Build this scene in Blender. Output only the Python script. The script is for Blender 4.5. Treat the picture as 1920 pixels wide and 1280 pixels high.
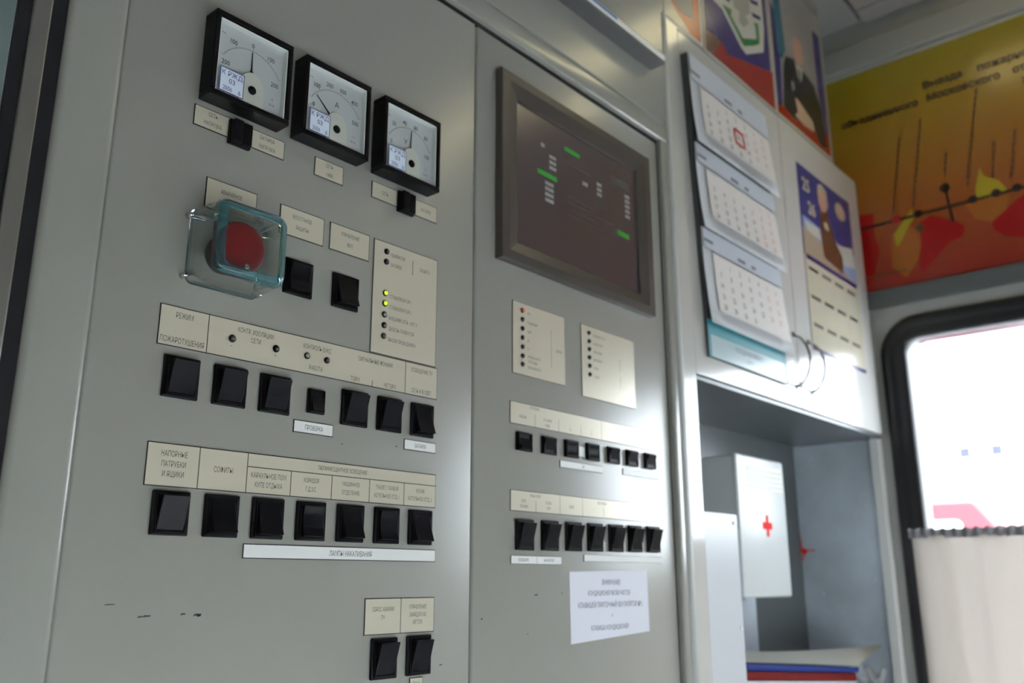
import bpy, bmesh, math, random
from mathutils import Matrix, Vector

# ------------------------------------------------------------------ clear
for o in list(bpy.data.objects):
    bpy.data.objects.remove(o)
SC = bpy.context.scene
COL = SC.collection

# ------------------------------------------------------------------ camera
R3 = math.radians
yaw, pit, rol = R3(49.0907), R3(14.8646), R3(-0.0639)
fw = Vector((math.sin(yaw) * math.cos(pit), math.cos(yaw) * math.cos(pit), math.sin(pit)))
rt0 = Vector((math.cos(yaw), -math.sin(yaw), 0))
up0 = rt0.cross(fw)
rt = math.cos(rol) * rt0 + math.sin(rol) * up0
up = -math.sin(rol) * rt0 + math.cos(rol) * up0
cd = bpy.data.cameras.new('camera')
cd.sensor_width = 36.0
cd.lens = 1682.7 / 1920 * 36.0
cd.clip_start = 0.01
cd.clip_end = 300
cd.dof.use_dof = True
cd.dof.focus_distance = 0.68
cd.dof.aperture_fstop = 6.8
cam = bpy.data.objects.new('camera', cd)
COL.objects.link(cam)
cam.matrix_world = Matrix(((rt.x, up.x, -fw.x, 0.0), (rt.y, up.y, -fw.y, -0.6), (rt.z, up.z, -fw.z, 1.4), (0, 0, 0, 1)))
SC.camera = cam

# ------------------------------------------------------------------ light, world, exposure
SC.view_settings.view_transform = 'Standard'
SC.view_settings.look = 'None'
SC.view_settings.gamma = 1.0
SC.view_settings.use_curve_mapping = False
SC.view_settings.exposure = 0.25
world = bpy.data.worlds.new('overcast_sky')
SC.world = world
world.use_nodes = True
wn = world.node_tree.nodes
wl = world.node_tree.links
bg = wn['Background']
bg.inputs['Color'].default_value = (0.93, 0.97, 1.0, 1)
bg.inputs['Strength'].default_value = 15.0
SC.cycles.max_bounces = 10
SC.cycles.diffuse_bounces = 5
SC.cycles.glossy_bounces = 4
SC.cycles.transmission_bounces = 8
SC.cycles.transparent_max_bounces = 12
SC.cycles.sample_clamp_indirect = 6.0
SC.cycles.blur_glossy = 0.5


def portal(name, loc, rot, sx, sy):
    ld = bpy.data.lights.new(name, 'AREA')
    ld.shape = 'RECTANGLE'
    ld.size, ld.size_y = sx, sy
    ld.cycles.is_portal = True
    o = bpy.data.objects.new(name, ld)
    o.location = loc
    o.rotation_euler = rot
    COL.objects.link(o)


WX = 1.83          # inner face of the window wall
WIN1 = (-0.64, -0.052, 0.96, 1.868)   # y0, y1, z0, z1 of its window
FY = -1.4          # opposite wall
WIN2 = (-0.95, 1.65, 0.28, 1.00)      # x0, x1, z0, z1 of its unseen window, set low to light doors
CEIL = 2.57
portal('daylight_portal', (WX + 0.02, (WIN1[0] + WIN1[1]) / 2, (WIN1[2] + WIN1[3]) / 2), (0, R3(90), 0), WIN1[3] - WIN1[2], WIN1[1] - WIN1[0])
portal('daylight_portal', ((WIN2[0] + WIN2[1]) / 2, FY - 0.02, (WIN2[2] + WIN2[3]) / 2), (R3(90), 0, 0), WIN2[1] - WIN2[0], WIN2[3] - WIN2[2])


# ------------------------------------------------------------------ materials
def mat(name, col, rough=0.5, metal=0.0, spec=0.5, emit=None, es=1.0, bump=0.0, bscale=300.0, var=0.0, vscale=6.0, coat=0.0):
    m = bpy.data.materials.new(name)
    m.use_nodes = True
    nt = m.node_tree
    b = nt.nodes['Principled BSDF']
    b.inputs['Base Color'].default_value = (*col, 1)
    b.inputs['Roughness'].default_value = rough
    b.inputs['Metallic'].default_value = metal
    b.inputs['Specular IOR Level'].default_value = spec
    b.inputs['Coat Weight'].default_value = coat
    b.inputs['Coat Roughness'].default_value = 0.08
    if emit:
        b.inputs['Emission Color'].default_value = (*emit, 1)
        b.inputs['Emission Strength'].default_value = es
    tc = None
    if var > 0 or bump > 0:
        tc = nt.nodes.new('ShaderNodeTexCoord')
    if var > 0:
        n = nt.nodes.new('ShaderNodeTexNoise')
        n.inputs['Scale'].default_value = vscale
        n.inputs['Detail'].default_value = 4
        nt.links.new(tc.outputs['Object'], n.inputs['Vector'])
        r = nt.nodes.new('ShaderNodeValToRGB')
        r.color_ramp.elements[0].position = 0.3
        r.color_ramp.elements[1].position = 0.7
        r.color_ramp.elements[0].color = (*[max(0, c * (1 - var)) for c in col], 1)
        r.color_ramp.elements[1].color = (*[min(1, c * (1 + var)) for c in col], 1)
        nt.links.new(n.outputs['Fac'], r.inputs['Fac'])
        nt.links.new(r.outputs['Color'], b.inputs['Base Color'])
    if bump > 0:
        n2 = nt.nodes.new('ShaderNodeTexNoise')
        n2.inputs['Scale'].default_value = bscale
        nt.links.new(tc.outputs['Object'], n2.inputs['Vector'])
        bp = nt.nodes.new('ShaderNodeBump')
        bp.inputs['Strength'].default_value = bump
        bp.inputs['Distance'].default_value = 0.001
        nt.links.new(n2.outputs['Fac'], bp.inputs['Height'])
        nt.links.new(bp.outputs['Normal'], b.inputs['Normal'])
    return m


def glass_mat(name, col, rough=0.0, ior=1.45):
    m = mat(name, col, rough)
    b = m.node_tree.nodes['Principled BSDF']
    b.inputs['Transmission Weight'].default_value = 1.0
    b.inputs['IOR'].default_value = ior
    return m


def pane_mat(name, col, gloss=0.08, rough=0.02):
    m = bpy.data.materials.new(name)
    m.use_nodes = True
    nt = m.node_tree
    nt.nodes.clear()
    out = nt.nodes.new('ShaderNodeOutputMaterial')
    tr = nt.nodes.new('ShaderNodeBsdfTransparent')
    tr.inputs['Color'].default_value = (*col, 1)
    gl = nt.nodes.new('ShaderNodeBsdfGlossy')
    gl.inputs['Roughness'].default_value = rough
    fr = nt.nodes.new('ShaderNodeFresnel')
    geo = nt.nodes.new('ShaderNodeNewGeometry')
    im = nt.nodes.new('ShaderNodeMapRange')
    im.inputs['To Min'].default_value = 1.45
    im.inputs['To Max'].default_value = 1 / 1.45
    nt.links.new(geo.outputs['Backfacing'], im.inputs['Value'])
    nt.links.new(im.outputs['Result'], fr.inputs['IOR'])
    mx = nt.nodes.new('ShaderNodeMixShader')
    nt.links.new(fr.outputs['Fac'], mx.inputs['Fac'])
    nt.links.new(tr.outputs[0], mx.inputs[1])
    nt.links.new(gl.outputs[0], mx.inputs[2])
    nt.links.new(mx.outputs[0], out.inputs['Surface'])
    return m


PAINT = mat('grey_enamel', (0.312, 0.308, 0.280), 0.28, spec=0.85, bump=0.05, bscale=120, var=0.025, vscale=3)
FRAMEP = mat('grey_frame_enamel', (0.305, 0.303, 0.280), 0.22, spec=0.8, bump=0.04, bscale=120, var=0.02, vscale=3)
CABW = mat('white_enamel', (0.56, 0.55, 0.53), 0.15, spec=0.6, coat=0.4)
WALLP = mat('pale_wall_panel', (0.46, 0.47, 0.46), 0.4, var=0.02)
CEILP = mat('ceiling_panel_grey', (0.40, 0.38, 0.375), 0.6, var=0.02)
CEILG = mat('ceiling_edge_grey', (0.36, 0.37, 0.37), 0.55, var=0.02)
FLOORM = mat('brown_linoleum', (0.16, 0.125, 0.10), 0.4, var=0.15, vscale=12)
BEIGE = mat('beige_wall_laminate', (0.28, 0.23, 0.165), 0.45, var=0.04, vscale=4)
PLATE = mat('brushed_silver_plate', (0.76, 0.705, 0.58), 0.24, metal=0.3, bump=0.02, bscale=200)
STICK = mat('white_sticker', (0.86, 0.86, 0.86), 0.3)
INK = mat('black_ink', (0.015, 0.015, 0.016), 0.5)
INKG = mat('grey_engraving', (0.045, 0.042, 0.04), 0.5)
BLACK = mat('black_plastic', (0.005, 0.005, 0.007), 0.40, spec=0.12, bump=0.03, bscale=600)
BLACKG = mat('glossy_black_plastic', (0.006, 0.006, 0.008), 0.30, spec=0.09)
RUBBER = mat('black_rubber', (0.012, 0.012, 0.015), 0.33)
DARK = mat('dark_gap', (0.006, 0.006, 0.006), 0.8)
BEZEL = mat('brown_grey_bezel', (0.085, 0.075, 0.068), 0.36, metal=0.3)
SCREEN = mat('dark_display_glass', (0.022, 0.018, 0.02), 0.22, spec=0.9, emit=(0.05, 0.04, 0.042), es=0.5)
SCRW = mat('display_pale_text', (0.2, 0.2, 0.2), 0.3, emit=(0.55, 0.53, 0.55), es=0.08)
SCRG = mat('display_green_bar', (0.02, 0.2, 0.03), 0.3, emit=(0.06, 0.42, 0.05), es=0.14)
SCRL = mat('display_dim_line', (0.05, 0.05, 0.05), 0.3, emit=(0.3, 0.29, 0.29), es=0.06)
DIAL = mat('white_dial_card', (0.68, 0.68, 0.71), 0.5)
DIALW = mat('cream_meter_shroud', (0.75, 0.74, 0.68), 0.35)
DIALIN = mat('white_meter_inner_wall', (0.85, 0.87, 0.85), 0.4)
STKB = mat('sticker_blue_ink', (0.03, 0.05, 0.18), 0.5)
STKW = mat('blue_white_sticker', (0.74, 0.82, 0.98), 0.4)
REDB = mat('red_button_plastic', (0.155, 0.010, 0.013), 0.45, spec=0.25)
CHROME = mat('chrome_screw', (0.75, 0.75, 0.76), 0.2, metal=1.0)
HCHR = mat('dark_chrome_handle', (0.30, 0.30, 0.31), 0.16, metal=1.0)
STEEL = mat('steel_strip', (0.33, 0.32, 0.30), 0.34, metal=0.7, var=0.06, vscale=8)
GALV = mat('galvanised_sheet', (0.60, 0.66, 0.74), 0.34, metal=0.35, var=0.22, vscale=7, bump=0.12, bscale=9)
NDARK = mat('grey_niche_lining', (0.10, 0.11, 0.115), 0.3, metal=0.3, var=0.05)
COVERG = pane_mat('clear_bluish_plastic', (0.975, 0.992, 0.993))
COVERE = glass_mat('teal_plastic_edge', (0.25, 0.55, 0.62), 0.03, 1.38)
COVERE.node_tree.nodes['Principled BSDF'].inputs['Transmission Weight'].default_value = 0.92
CLEAR = pane_mat('clear_pane', (0.93, 0.95, 0.95))
WINGL = pane_mat('window_glass', (0.97, 0.98, 0.98))
WINTN = pane_mat('tinted_window_glass', (0.78, 0.80, 0.82))
DOORGL = mat('greenish_door_panel', (0.13, 0.17, 0.165), 0.25, var=0.05)
LEDOFF = mat('unlit_indicator_lens', (0.05, 0.055, 0.05), 0.15)
LEDGRY = mat('pale_indicator_lens', (0.22, 0.25, 0.2), 0.15)
LEDON = mat('lit_green_indicator', (0.3, 0.4, 0.02), 0.2, emit=(0.60, 0.78, 0.03), es=0.85)
LEDRED = mat('red_indicator_lens', (0.32, 0.05, 0.03), 0.2, emit=(0.5, 0.06, 0.03), es=0.5)
PAPER = mat('white_paper', (0.74, 0.75, 0.84), 0.6, var=0.01)
CALP = mat('calendar_paper', (0.72, 0.72, 0.74), 0.5)
CALH = mat('calendar_header_blue_grey', (0.52, 0.55, 0.62), 0.45)
CALG = mat('calendar_number_field', (0.74, 0.70, 0.68), 0.5)
TEAL = mat('teal_card', (0.02, 0.19, 0.23), 0.4)
TEALD = mat('card_gap_shade', (0.045, 0.05, 0.05), 0.6)  # near-black board sides stand in for the shaded gap behind the calendar
CNUM = mat('calendar_dark_numbers', (0.16, 0.16, 0.2), 0.6)
CRED = mat('calendar_red_numbers', (0.62, 0.25, 0.22), 0.6)
RED = mat('marker_red', (0.5, 0.03, 0.05), 0.4)
P_RED = mat('poster_red', (0.26, 0.018, 0.010), 0.25)
P_ORG = mat('poster_orange', (0.446, 0.101, 0.036), 0.25)
P_BLUE = mat('poster_violet_blue', (0.032, 0.022, 0.115), 0.22)
P_TEAL = mat('poster_teal', (0.022, 0.115, 0.158), 0.25)
P_GRN = mat('poster_green', (0.022, 0.158, 0.043), 0.3)
P_WHT = mat('poster_white', (0.518, 0.504, 0.454), 0.3)
P_GRY = mat('poster_grey', (0.259, 0.245, 0.238), 0.3)
P_STN = mat('poster_stone', (0.302, 0.295, 0.252), 0.3)
P_NAVY = mat('poster_navy_black', (0.013, 0.013, 0.019), 0.3)
P_FACE = mat('poster_skin', (0.446, 0.259, 0.187), 0.3)
P_HAND = mat('poster_skin_pale', (0.475, 0.324, 0.230), 0.3)
P_BROWN = mat('poster_brown', (0.101, 0.040, 0.022), 0.3)
P_SAND = mat('poster_sand', (0.331, 0.259, 0.187), 0.3)
P_SKY = mat('poster_sky_blue', (0.216, 0.288, 0.475), 0.3)
P_DBLUE = mat('poster_deep_blue', (0.035, 0.040, 0.17), 0.2)
P_CREAM = mat('poster_cream', (0.490, 0.446, 0.346), 0.2)
P_YEL = mat('poster_flame_yellow', (0.42, 0.32, 0.02), 0.2)
P_AMB = mat('poster_flame_amber', (0.36, 0.115, 0.018), 0.2)
P_DRED = mat('poster_deep_red', (0.34, 0.008, 0.006), 0.2)
P_INK = mat('poster_dark_print', (0.022, 0.013, 0.009), 0.4)
P_BINK = mat('poster_brown_print', (0.115, 0.050, 0.014), 0.4)
CREAM = mat('cream_card', (0.84, 0.83, 0.74), 0.5)
BBLUE = mat('blue_binder_cloth', (0.010, 0.030, 0.19), 0.6, spec=0.15)
BRED = mat('red_binder_cloth', (0.15, 0.005, 0.005), 0.6, spec=0.15)
WBOX = mat('white_box_enamel', (0.60, 0.62, 0.67), 0.3)
AIDM = mat('first_aid_white', (0.59, 0.62, 0.63), 0.32, var=0.02)
CROSS = mat('red_cross_print_and_reflection', (0.70, 0.03, 0.025), 0.7, spec=0.1)
GREYT = mat('grey_trunking', (0.085, 0.086, 0.084), 0.5)
WHITET = mat('white_trunking', (0.80, 0.82, 0.80), 0.3)
BLUET = mat('blue_trunking_line', (0.04, 0.12, 0.4), 0.4)
LAMPD = mat('ceiling_lamp_diffuser', (0.9, 0.88, 0.8), 0.4, emit=(1.0, 0.86, 0.46), es=3.0)
TRUCKR = mat('red_truck_paint', (0.17, 0.014, 0.024), 0.4)
TRUCKW = mat('truck_window_painted_sky', (0.85, 0.88, 0.9), 0.1)  # near-white base colour stands in for sky reflected in the glass
SNOW = mat('pale_ground', (0.72, 0.72, 0.72), 0.8, var=0.05, vscale=1)
BLDG = mat('pale_building_wall', (0.85, 0.85, 0.85), 0.8, var=0.02)
BLDW = mat('building_window_blue', (0.03, 0.03, 0.055), 0.3)
WRAP = mat('crumpled_film', (0.78, 0.80, 0.86), 0.18)

# curtain cloth: lets daylight through
CURT = bpy.data.materials.new('cream_curtain_cloth')
CURT.use_nodes = True
_nt = CURT.node_tree
_b = _nt.nodes['Principled BSDF']
_b.inputs['Base Color'].default_value = (0.58, 0.52, 0.47, 1)
_b.inputs['Roughness'].default_value = 0.9
_tl = _nt.nodes.new('ShaderNodeBsdfTranslucent')
_tl.inputs['Color'].default_value = (0.72, 0.63, 0.56, 1)
_mx = _nt.nodes.new('ShaderNodeMixShader')
_mx.inputs['Fac'].default_value = 0.10
_nt.links.new(_b.outputs[0], _mx.inputs[1])
_nt.links.new(_tl.outputs[0], _mx.inputs[2])
_nt.links.new(_mx.outputs[0], _nt.nodes['Material Output'].inputs['Surface'])

# big wall poster: printed yellow-to-red gradient
FIRE = bpy.data.materials.new('poster_fire_gradient')
FIRE.use_nodes = True
_nt = FIRE.node_tree
_b = _nt.nodes['Principled BSDF']
_b.inputs['Roughness'].default_value = 0.2
_tc = _nt.nodes.new('ShaderNodeTexCoord')
_sx = _nt.nodes.new('ShaderNodeSeparateXYZ')
_rp = _nt.nodes.new('ShaderNodeValToRGB')
_nt.links.new(_tc.outputs['Generated'], _sx.inputs[0])
_nt.links.new(_sx.outputs['Z'], _rp.inputs['Fac'])
_nt.links.new(_rp.outputs['Color'], _b.inputs['Base Color'])
_els = _rp.color_ramp.elements
_els[0].position = 0.0
_els[0].color = (0.290, 0.025, 0.015, 1)
_els[1].position = 1.0
_els[1].color = (0.280, 0.225, 0.015, 1)
for _p, _c in ((0.2, (0.310, 0.059, 0.018, 1)), (0.45, (0.330, 0.122, 0.020, 1)), (0.7, (0.330, 0.189, 0.020, 1))):
    _e = _els.new(_p)
    _e.color = _c


# ------------------------------------------------------------------ helpers
class MB:
    """collects shapes in world coordinates and links them as ONE mesh object"""

    def __init__(self, *mats):
        self.bm = bmesh.new()
        self.mats = list(mats)

    def mi(self, m):
        if m is None:
            return 0
        if m not in self.mats:
            self.mats.append(m)
        return self.mats.index(m)

    def merge(self, b2, m=None, smooth=False):
        i = self.mi(m)
        for f in b2.faces:
            f.material_index = i
            f.smooth = smooth
        me = bpy.data.meshes.new('tmp')
        b2.to_mesh(me)
        b2.free()
        self.bm.from_mesh(me)
        bpy.data.meshes.remove(me)

    def box(self, x0, x1, y0, y1, z0, z1, bev=0.0, m=None, seg=2, rot=None):
        b = bmesh.new()
        bmesh.ops.create_cube(b, size=1.0)
        c = Vector(((x0 + x1) / 2, (y0 + y1) / 2, (z0 + z1) / 2))
        for v in b.verts:
            v.co = Vector((v.co.x * (x1 - x0), v.co.y * (y1 - y0), v.co.z * (z1 - z0)))
        if bev > 0:
            bmesh.ops.bevel(b, geom=list(b.edges), offset=bev, segments=seg, affect='EDGES', profile=0.5)
        if rot:
            bmesh.ops.transform(b, matrix=rot, verts=b.verts)
        for v in b.verts:
            v.co += c
        self.merge(b, m, bev > 0 and seg > 2)
        return self

    def cyl(self, p0, p1, r0, r1=None, seg=24, m=None, caps=True, smooth=True):
        p0, p1 = Vector(p0), Vector(p1)
        r1 = r0 if r1 is None else r1
        b = bmesh.new()
        d = p1 - p0
        bmesh.ops.create_cone(b, cap_ends=caps, segments=seg, radius1=r0, radius2=r1, depth=d.length)
        q = Vector((0, 0, 1)).rotation_difference(d.normalized()).to_matrix().to_4x4()
        bmesh.ops.transform(b, matrix=Matrix.Translation((p0 + p1) / 2) @ q, verts=b.verts)
        self.merge(b, m, smooth)
        return self

    def lathe(self, c, axis, prof, seg=32, m=None):
        """prof: (distance along axis, radius)"""
        b = bmesh.new()
        a = Vector(axis).normalized()
        e1 = a.orthogonal().normalized()
        e2 = a.cross(e1)
        rings = []
        for h, r in prof:
            ring = []
            for k in range(seg):
                t = 2 * math.pi * k / seg
                ring.append(b.verts.new(Vector(c) + a * h + (e1 * math.cos(t) + e2 * math.sin(t)) * max(r, 1e-5)))
            rings.append(ring)
        for i in range(len(rings) - 1):
            for k in range(seg):
                b.faces.new((rings[i][k], rings[i][(k + 1) % seg], rings[i + 1][(k + 1) % seg], rings[i + 1][k]))
        b.faces.new(list(reversed(rings[0])))
        b.faces.new(rings[-1])
        bmesh.ops.recalc_face_normals(b, faces=b.faces)
        self.merge(b, m, True)
        return self

    def tube(self, pts, r, seg=10, m=None):
        b = bmesh.new()
        pts = [Vector(p) for p in pts]
        rings = []
        n = None
        for i, p in enumerate(pts):
            t = (pts[min(i + 1, len(pts) - 1)] - pts[max(i - 1, 0)]).normalized()
            if n is None:
                n = t.orthogonal().normalized()
            n = (n - t * n.dot(t)).normalized()
            bn = t.cross(n)
            rings.append([b.verts.new(p + (n * math.cos(2 * math.pi * k / seg) + bn * math.sin(2 * math.pi * k / seg)) * r) for k in range(seg)])
        for i in range(len(rings) - 1):
            for k in range(seg):
                b.faces.new((rings[i][k], rings[i][(k + 1) % seg], rings[i + 1][(k + 1) % seg], rings[i + 1][k]))
        b.faces.new(list(reversed(rings[0])))
        b.faces.new(rings[-1])
        bmesh.ops.recalc_face_normals(b, faces=b.faces)
        self.merge(b, m, True)
        return self

    def prism(self, pts, fn, w0, w1, m=None, bev=0.0, smooth=False):
        """pts: outline (u,v); fn(u,v,w)->world"""
        b = bmesh.new()
        lo = [b.verts.new(fn(u, v, w0)) for u, v in pts]
        hi = [b.verts.new(fn(u, v, w1)) for u, v in pts]
        b.faces.new(lo)
        b.faces.new(list(reversed(hi)))
        n = len(pts)
        for i in range(n):
            b.faces.new((lo[i], hi[i], hi[(i + 1) % n], lo[(i + 1) % n]))
        bmesh.ops.recalc_face_normals(b, faces=b.faces)
        if bev > 0:
            bmesh.ops.bevel(b, geom=list(b.edges), offset=bev, segments=2, affect='EDGES', profile=0.5)
        self.merge(b, m, smooth)
        return self

    def quad(self, pts, m=None):
        b = bmesh.new()
        b.faces.new([b.verts.new(Vector(p)) for p in pts])
        self.merge(b, m)
        return self

    def grid(self, fn, nu, nv, m=None, thick=0.0):
        b = bmesh.new()
        vs = [[b.verts.new(Vector(fn(i / nu, j / nv))) for j in range(nv + 1)] for i in range(nu + 1)]
        for i in range(nu):
            for j in range(nv):
                b.faces.new((vs[i][j], vs[i + 1][j], vs[i + 1][j + 1], vs[i][j + 1]))
        if thick:
            bmesh.ops.solidify(b, geom=list(b.faces), thickness=thick)
        bmesh.ops.recalc_face_normals(b, faces=b.faces)
        self.merge(b, m, True)
        return self

    def flat(self, pts, fn, w, m=None):
        """flat printed shape at height w above its sheet, facing +w"""
        b = bmesh.new()
        f = b.faces.new([b.verts.new(fn(u, v, w)) for u, v in pts])
        f.normal_update()
        u, v = pts[0]
        out = Vector(fn(u, v, w + 1)) - Vector(fn(u, v, w))
        if f.normal.dot(out) < 0:
            f.normal_flip()
        self.merge(b, m)
        return self

    def rect(self, u0, u1, v0, v1, fn, w, m=None):
        return self.flat([(u0, v0), (u1, v0), (u1, v1), (u0, v1)], fn, w, m)

    def disc(self, u, v, r, fn, w, m=None, seg=20, sy=1.0):
        return self.flat([(u + r * math.cos(2 * math.pi * k / seg), v + r * sy * math.sin(2 * math.pi * k / seg)) for k in range(seg)], fn, w, m)

    def ring(self, u, v, r0, r1, a0, a1, fn, w, m=None, seg=24):
        A = [(u + r1 * math.cos(a0 + (a1 - a0) * k / seg), v + r1 * math.sin(a0 + (a1 - a0) * k / seg)) for k in range(seg + 1)]
        B = [(u + r0 * math.cos(a0 + (a1 - a0) * k / seg), v + r0 * math.sin(a0 + (a1 - a0) * k / seg)) for k in range(seg + 1)]
        for k in range(seg):
            self.flat([A[k], A[k + 1], B[k + 1], B[k]], fn, w, m)
        return self

    def text(self, s, u, v, h, fn, w, m=None, maxw=None, cond=0.62, align='CENTER', flip=1.0, ang=0.0, weight=0.0):
        """one line of lettering, cap height h, centred (or left) on u, v"""
        verts, faces, wd = glyphs(s, weight)
        sc = h / 0.729
        sx = sc * cond
        if maxw and wd * sx > maxw:
            sx = maxw / wd
        off = -wd * sx / 2 if align == 'CENTER' else 0.0
        b = bmesh.new()
        ca, sa = math.cos(ang), math.sin(ang)
        vv = []
        for x, y in verts:
            a, c = x * sx + off, y * sc - h / 2
            a, c = a * ca - c * sa, a * sa + c * ca
            vv.append(b.verts.new(fn(u + flip * a, v + c, w)))
        for f in faces:
            try:
                b.faces.new([vv[i] for i in f])
            except ValueError:
                pass
        self.merge(b, m)
        return self

    def build(self, name, parent=None, loc=None):
        me = bpy.data.meshes.new(name)
        org = Vector(loc) if loc is not None else (Vector(parent['_o']) if parent is not None else Vector((0, 0, 0)))
        for v in self.bm.verts:
            v.co -= org
        self.bm.to_mesh(me)
        self.bm.free()
        for m in self.mats:
            me.materials.append(m)
        o = bpy.data.objects.new(name, me)
        COL.objects.link(o)
        o['_o'] = tuple(org)
        if parent is not None:
            o.parent = parent
        else:
            o.location = org
        return o


_G = {}


def glyphs(s, weight):
    k = (s, weight)
    if k not in _G:
        c = bpy.data.curves.new('lettering', 'FONT')
        c.body = s
        c.offset = weight
        c.resolution_u = 2
        o = bpy.data.objects.new('lettering', c)
        COL.objects.link(o)
        dg = bpy.context.evaluated_depsgraph_get()
        me = bpy.data.meshes.new_from_object(o.evaluated_get(dg))
        xs = [v.co.x for v in me.vertices] or [0]
        x0 = min(xs)
        _G[k] = ([(v.co.x - x0, v.co.y) for v in me.vertices], [tuple(p.vertices) for p in me.polygons], max(xs) - x0)
        bpy.data.objects.remove(o)
        bpy.data.curves.remove(c)
        bpy.data.meshes.remove(me)
    return _G[k]


def tag(o, label=None, cat=None, group=None, kind=None):
    if label:
        o['label'] = label
    if cat:
        o['category'] = cat
    if group:
        o['group'] = group
    if kind:
        o['kind'] = kind
    return o


def thing(name, label, cat, loc, group=None):
    o = bpy.data.objects.new(name, None)
    o.empty_display_size = 0.02
    o.location = loc
    o['_o'] = tuple(loc)
    COL.objects.link(o)
    return tag(o, label, cat, group)


def struct(o, label=None, cat=None):
    return tag(o, label, cat, None, 'structure')


def dup(src, loc, label, group=None):
    r = src.copy()
    COL.objects.link(r)
    r.location = loc
    r['label'] = label
    if group:
        r['group'] = group
    for ch in list(src.children):
        c = ch.copy()
        COL.objects.link(c)
        c.parent = r
        for g in list(ch.children):
            d = g.copy()
            COL.objects.link(d)
            d.parent = c
    return r


def onpanel(y0):
    return lambda u, v, w: Vector((u, y0 - w, v))


def onwall(x0):
    return lambda u, v, w: Vector((x0 - w, u, v))


PF = onpanel(0.0)
WF = onwall(WX)

# ------------------------------------------------------------------ room shell
struct(MB(FLOORM).box(-1.2, 2.1, FY - 0.1, 0.3, -0.05, 0.0).build('floor'), 'brown linoleum floor of the compartment', 'floor')


def wall_with_holes(name, fn, u0, u1, v0, v1, holes, th, m, label):
    mb = MB(m)
    us = sorted({u0, u1, *[h[0] for h in holes], *[h[1] for h in holes]})
    vs = sorted({v0, v1, *[h[2] for h in holes], *[h[3] for h in holes]})
    for i in range(len(us) - 1):
        for j in range(len(vs) - 1):
            cu, cv = (us[i] + us[i + 1]) / 2, (vs[j] + vs[j + 1]) / 2
            if any(h[0] < cu < h[1] and h[2] < cv < h[3] for h in holes):
                continue
            mb.prism([(us[i], vs[j]), (us[i + 1], vs[j]), (us[i + 1], vs[j + 1]), (us[i], vs[j + 1])], fn, -th, 0)
    bmesh.ops.remove_doubles(mb.bm, verts=mb.bm.verts, dist=1e-5)
    return struct(mb.build(name), label, 'wall')


wall_with_holes('wall_right', WF, FY - 0.1, 0.3, 0.0, 2.75, [WIN1], 0.06, WALLP, 'pale grey end wall holding the rubber-framed window')
wall_with_holes('wall_front', lambda u, v, w: Vector((u, FY + w, v)), -1.2, WX, 0.0, 2.75, [WIN2], 0.06, BEIGE, 'beige wall opposite the control cabinet')
struct(MB(WALLP).box(-1.2, WX + 0.06, 0.2, 0.28, 0.0, 2.75).build('wall_back'), 'pale wall behind the cabinets', 'wall')
struct(MB(BEIGE).box(-1.26, -1.2, FY - 0.1, 0.28, 0.0, 2.75).build('wall_left'), 'beige wall at the left end', 'wall')
# upper wall above the cabinets (coplanar with them), stops short of the window wall
struct(MB(FRAMEP).box(1.03, 1.69, 0.0, 0.2, 2.2185, 2.62).build('wall_upper'), 'narrow grey wall above the white cupboard carrying three posters', 'wall')
# ceiling: panels and edge strips
cl = MB(CEILG)
cl.box(-1.2, WX, FY, 0.2, 2.60, 2.66)
cl.box(-1.2, 1.74, FY, -0.06, CEIL, 2.601, 0.004, m=CEILP)
cl.box(-1.2, WX - 0.035, -0.052, 0.2, CEIL + 0.006, 2.601, 0.003, m=CEILG)
cl.box(1.746, WX - 0.03, FY, -0.058, CEIL + 0.002, 2.601, 0.003, m=CEILP)
struct(cl.build('ceiling'), 'grey ceiling panels with dark joints', 'ceiling')
# pale crown strip over the poster and the ledge below it
struct(MB(CEILG).box(WX - 0.014, WX, FY, 0.2, 2.486, 2.546, 0.004).build('trim_1'), 'grey crown strip above the big fire poster', 'trim')
struct(MB(mat('dark_trim', (0.10, 0.115, 0.12), 0.5)).box(WX - 0.012, WX, FY, 0.06, 1.936, 1.972, 0.003).build('trim_2'), 'dark grey rail under the big fire poster', 'trim')

# ceiling lamp (above the frame): warm tube fitting
lampt = thing('ceiling_lamp', 'long warm ceiling lamp in front of the cabinets', 'lamp', (1.50, -0.48, CEIL))
MB(WHITET).box(1.43, 1.58, -0.84, -0.16, CEIL - 0.012, CEIL, 0.003).build('housing', lampt)
MB(LAMPD).box(1.465, 1.545, -0.80, -0.20, CEIL - 0.035, CEIL - 0.0121, 0.008).build('diffuser', lampt)


# ------------------------------------------------------------------ windows
def rrect(u0, u1, v0, v1, r, n=8):
    pts = []
    for cx, cy, a in ((u1 - r, v0 + r, -90), (u1 - r, v1 - r, 0), (u0 + r, v1 - r, 90), (u0 + r, v0 + r, 180)):
        for k in range(n + 1):
            t = R3(a + 90 * k / n)
            pts.append((cx + r * math.cos(t), cy + r * math.sin(t)))
    return pts


def gasket_ring(mb, fn, rc, r, prof, m=None):
    """prof: (grow, w) section swept round a rounded rectangle"""
    b = bmesh.new()
    rings = []
    for g, w in prof:
        rings.append([b.verts.new(fn(u, v, w)) for u, v in rrect(rc[0] - g, rc[1] + g, rc[2] - g, rc[3] + g, max(r + g, 0.004))])
    n = len(rings[0])
    for i in range(len(rings)):
        a, c = rings[i], rings[(i + 1) % len(rings)]
        for k in range(n):
            b.faces.new((a[k], a[(k + 1) % n], c[(k + 1) % n], c[k]))
    bmesh.ops.recalc_face_normals(b, faces=b.faces)
    mb.merge(b, m, True)


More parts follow.
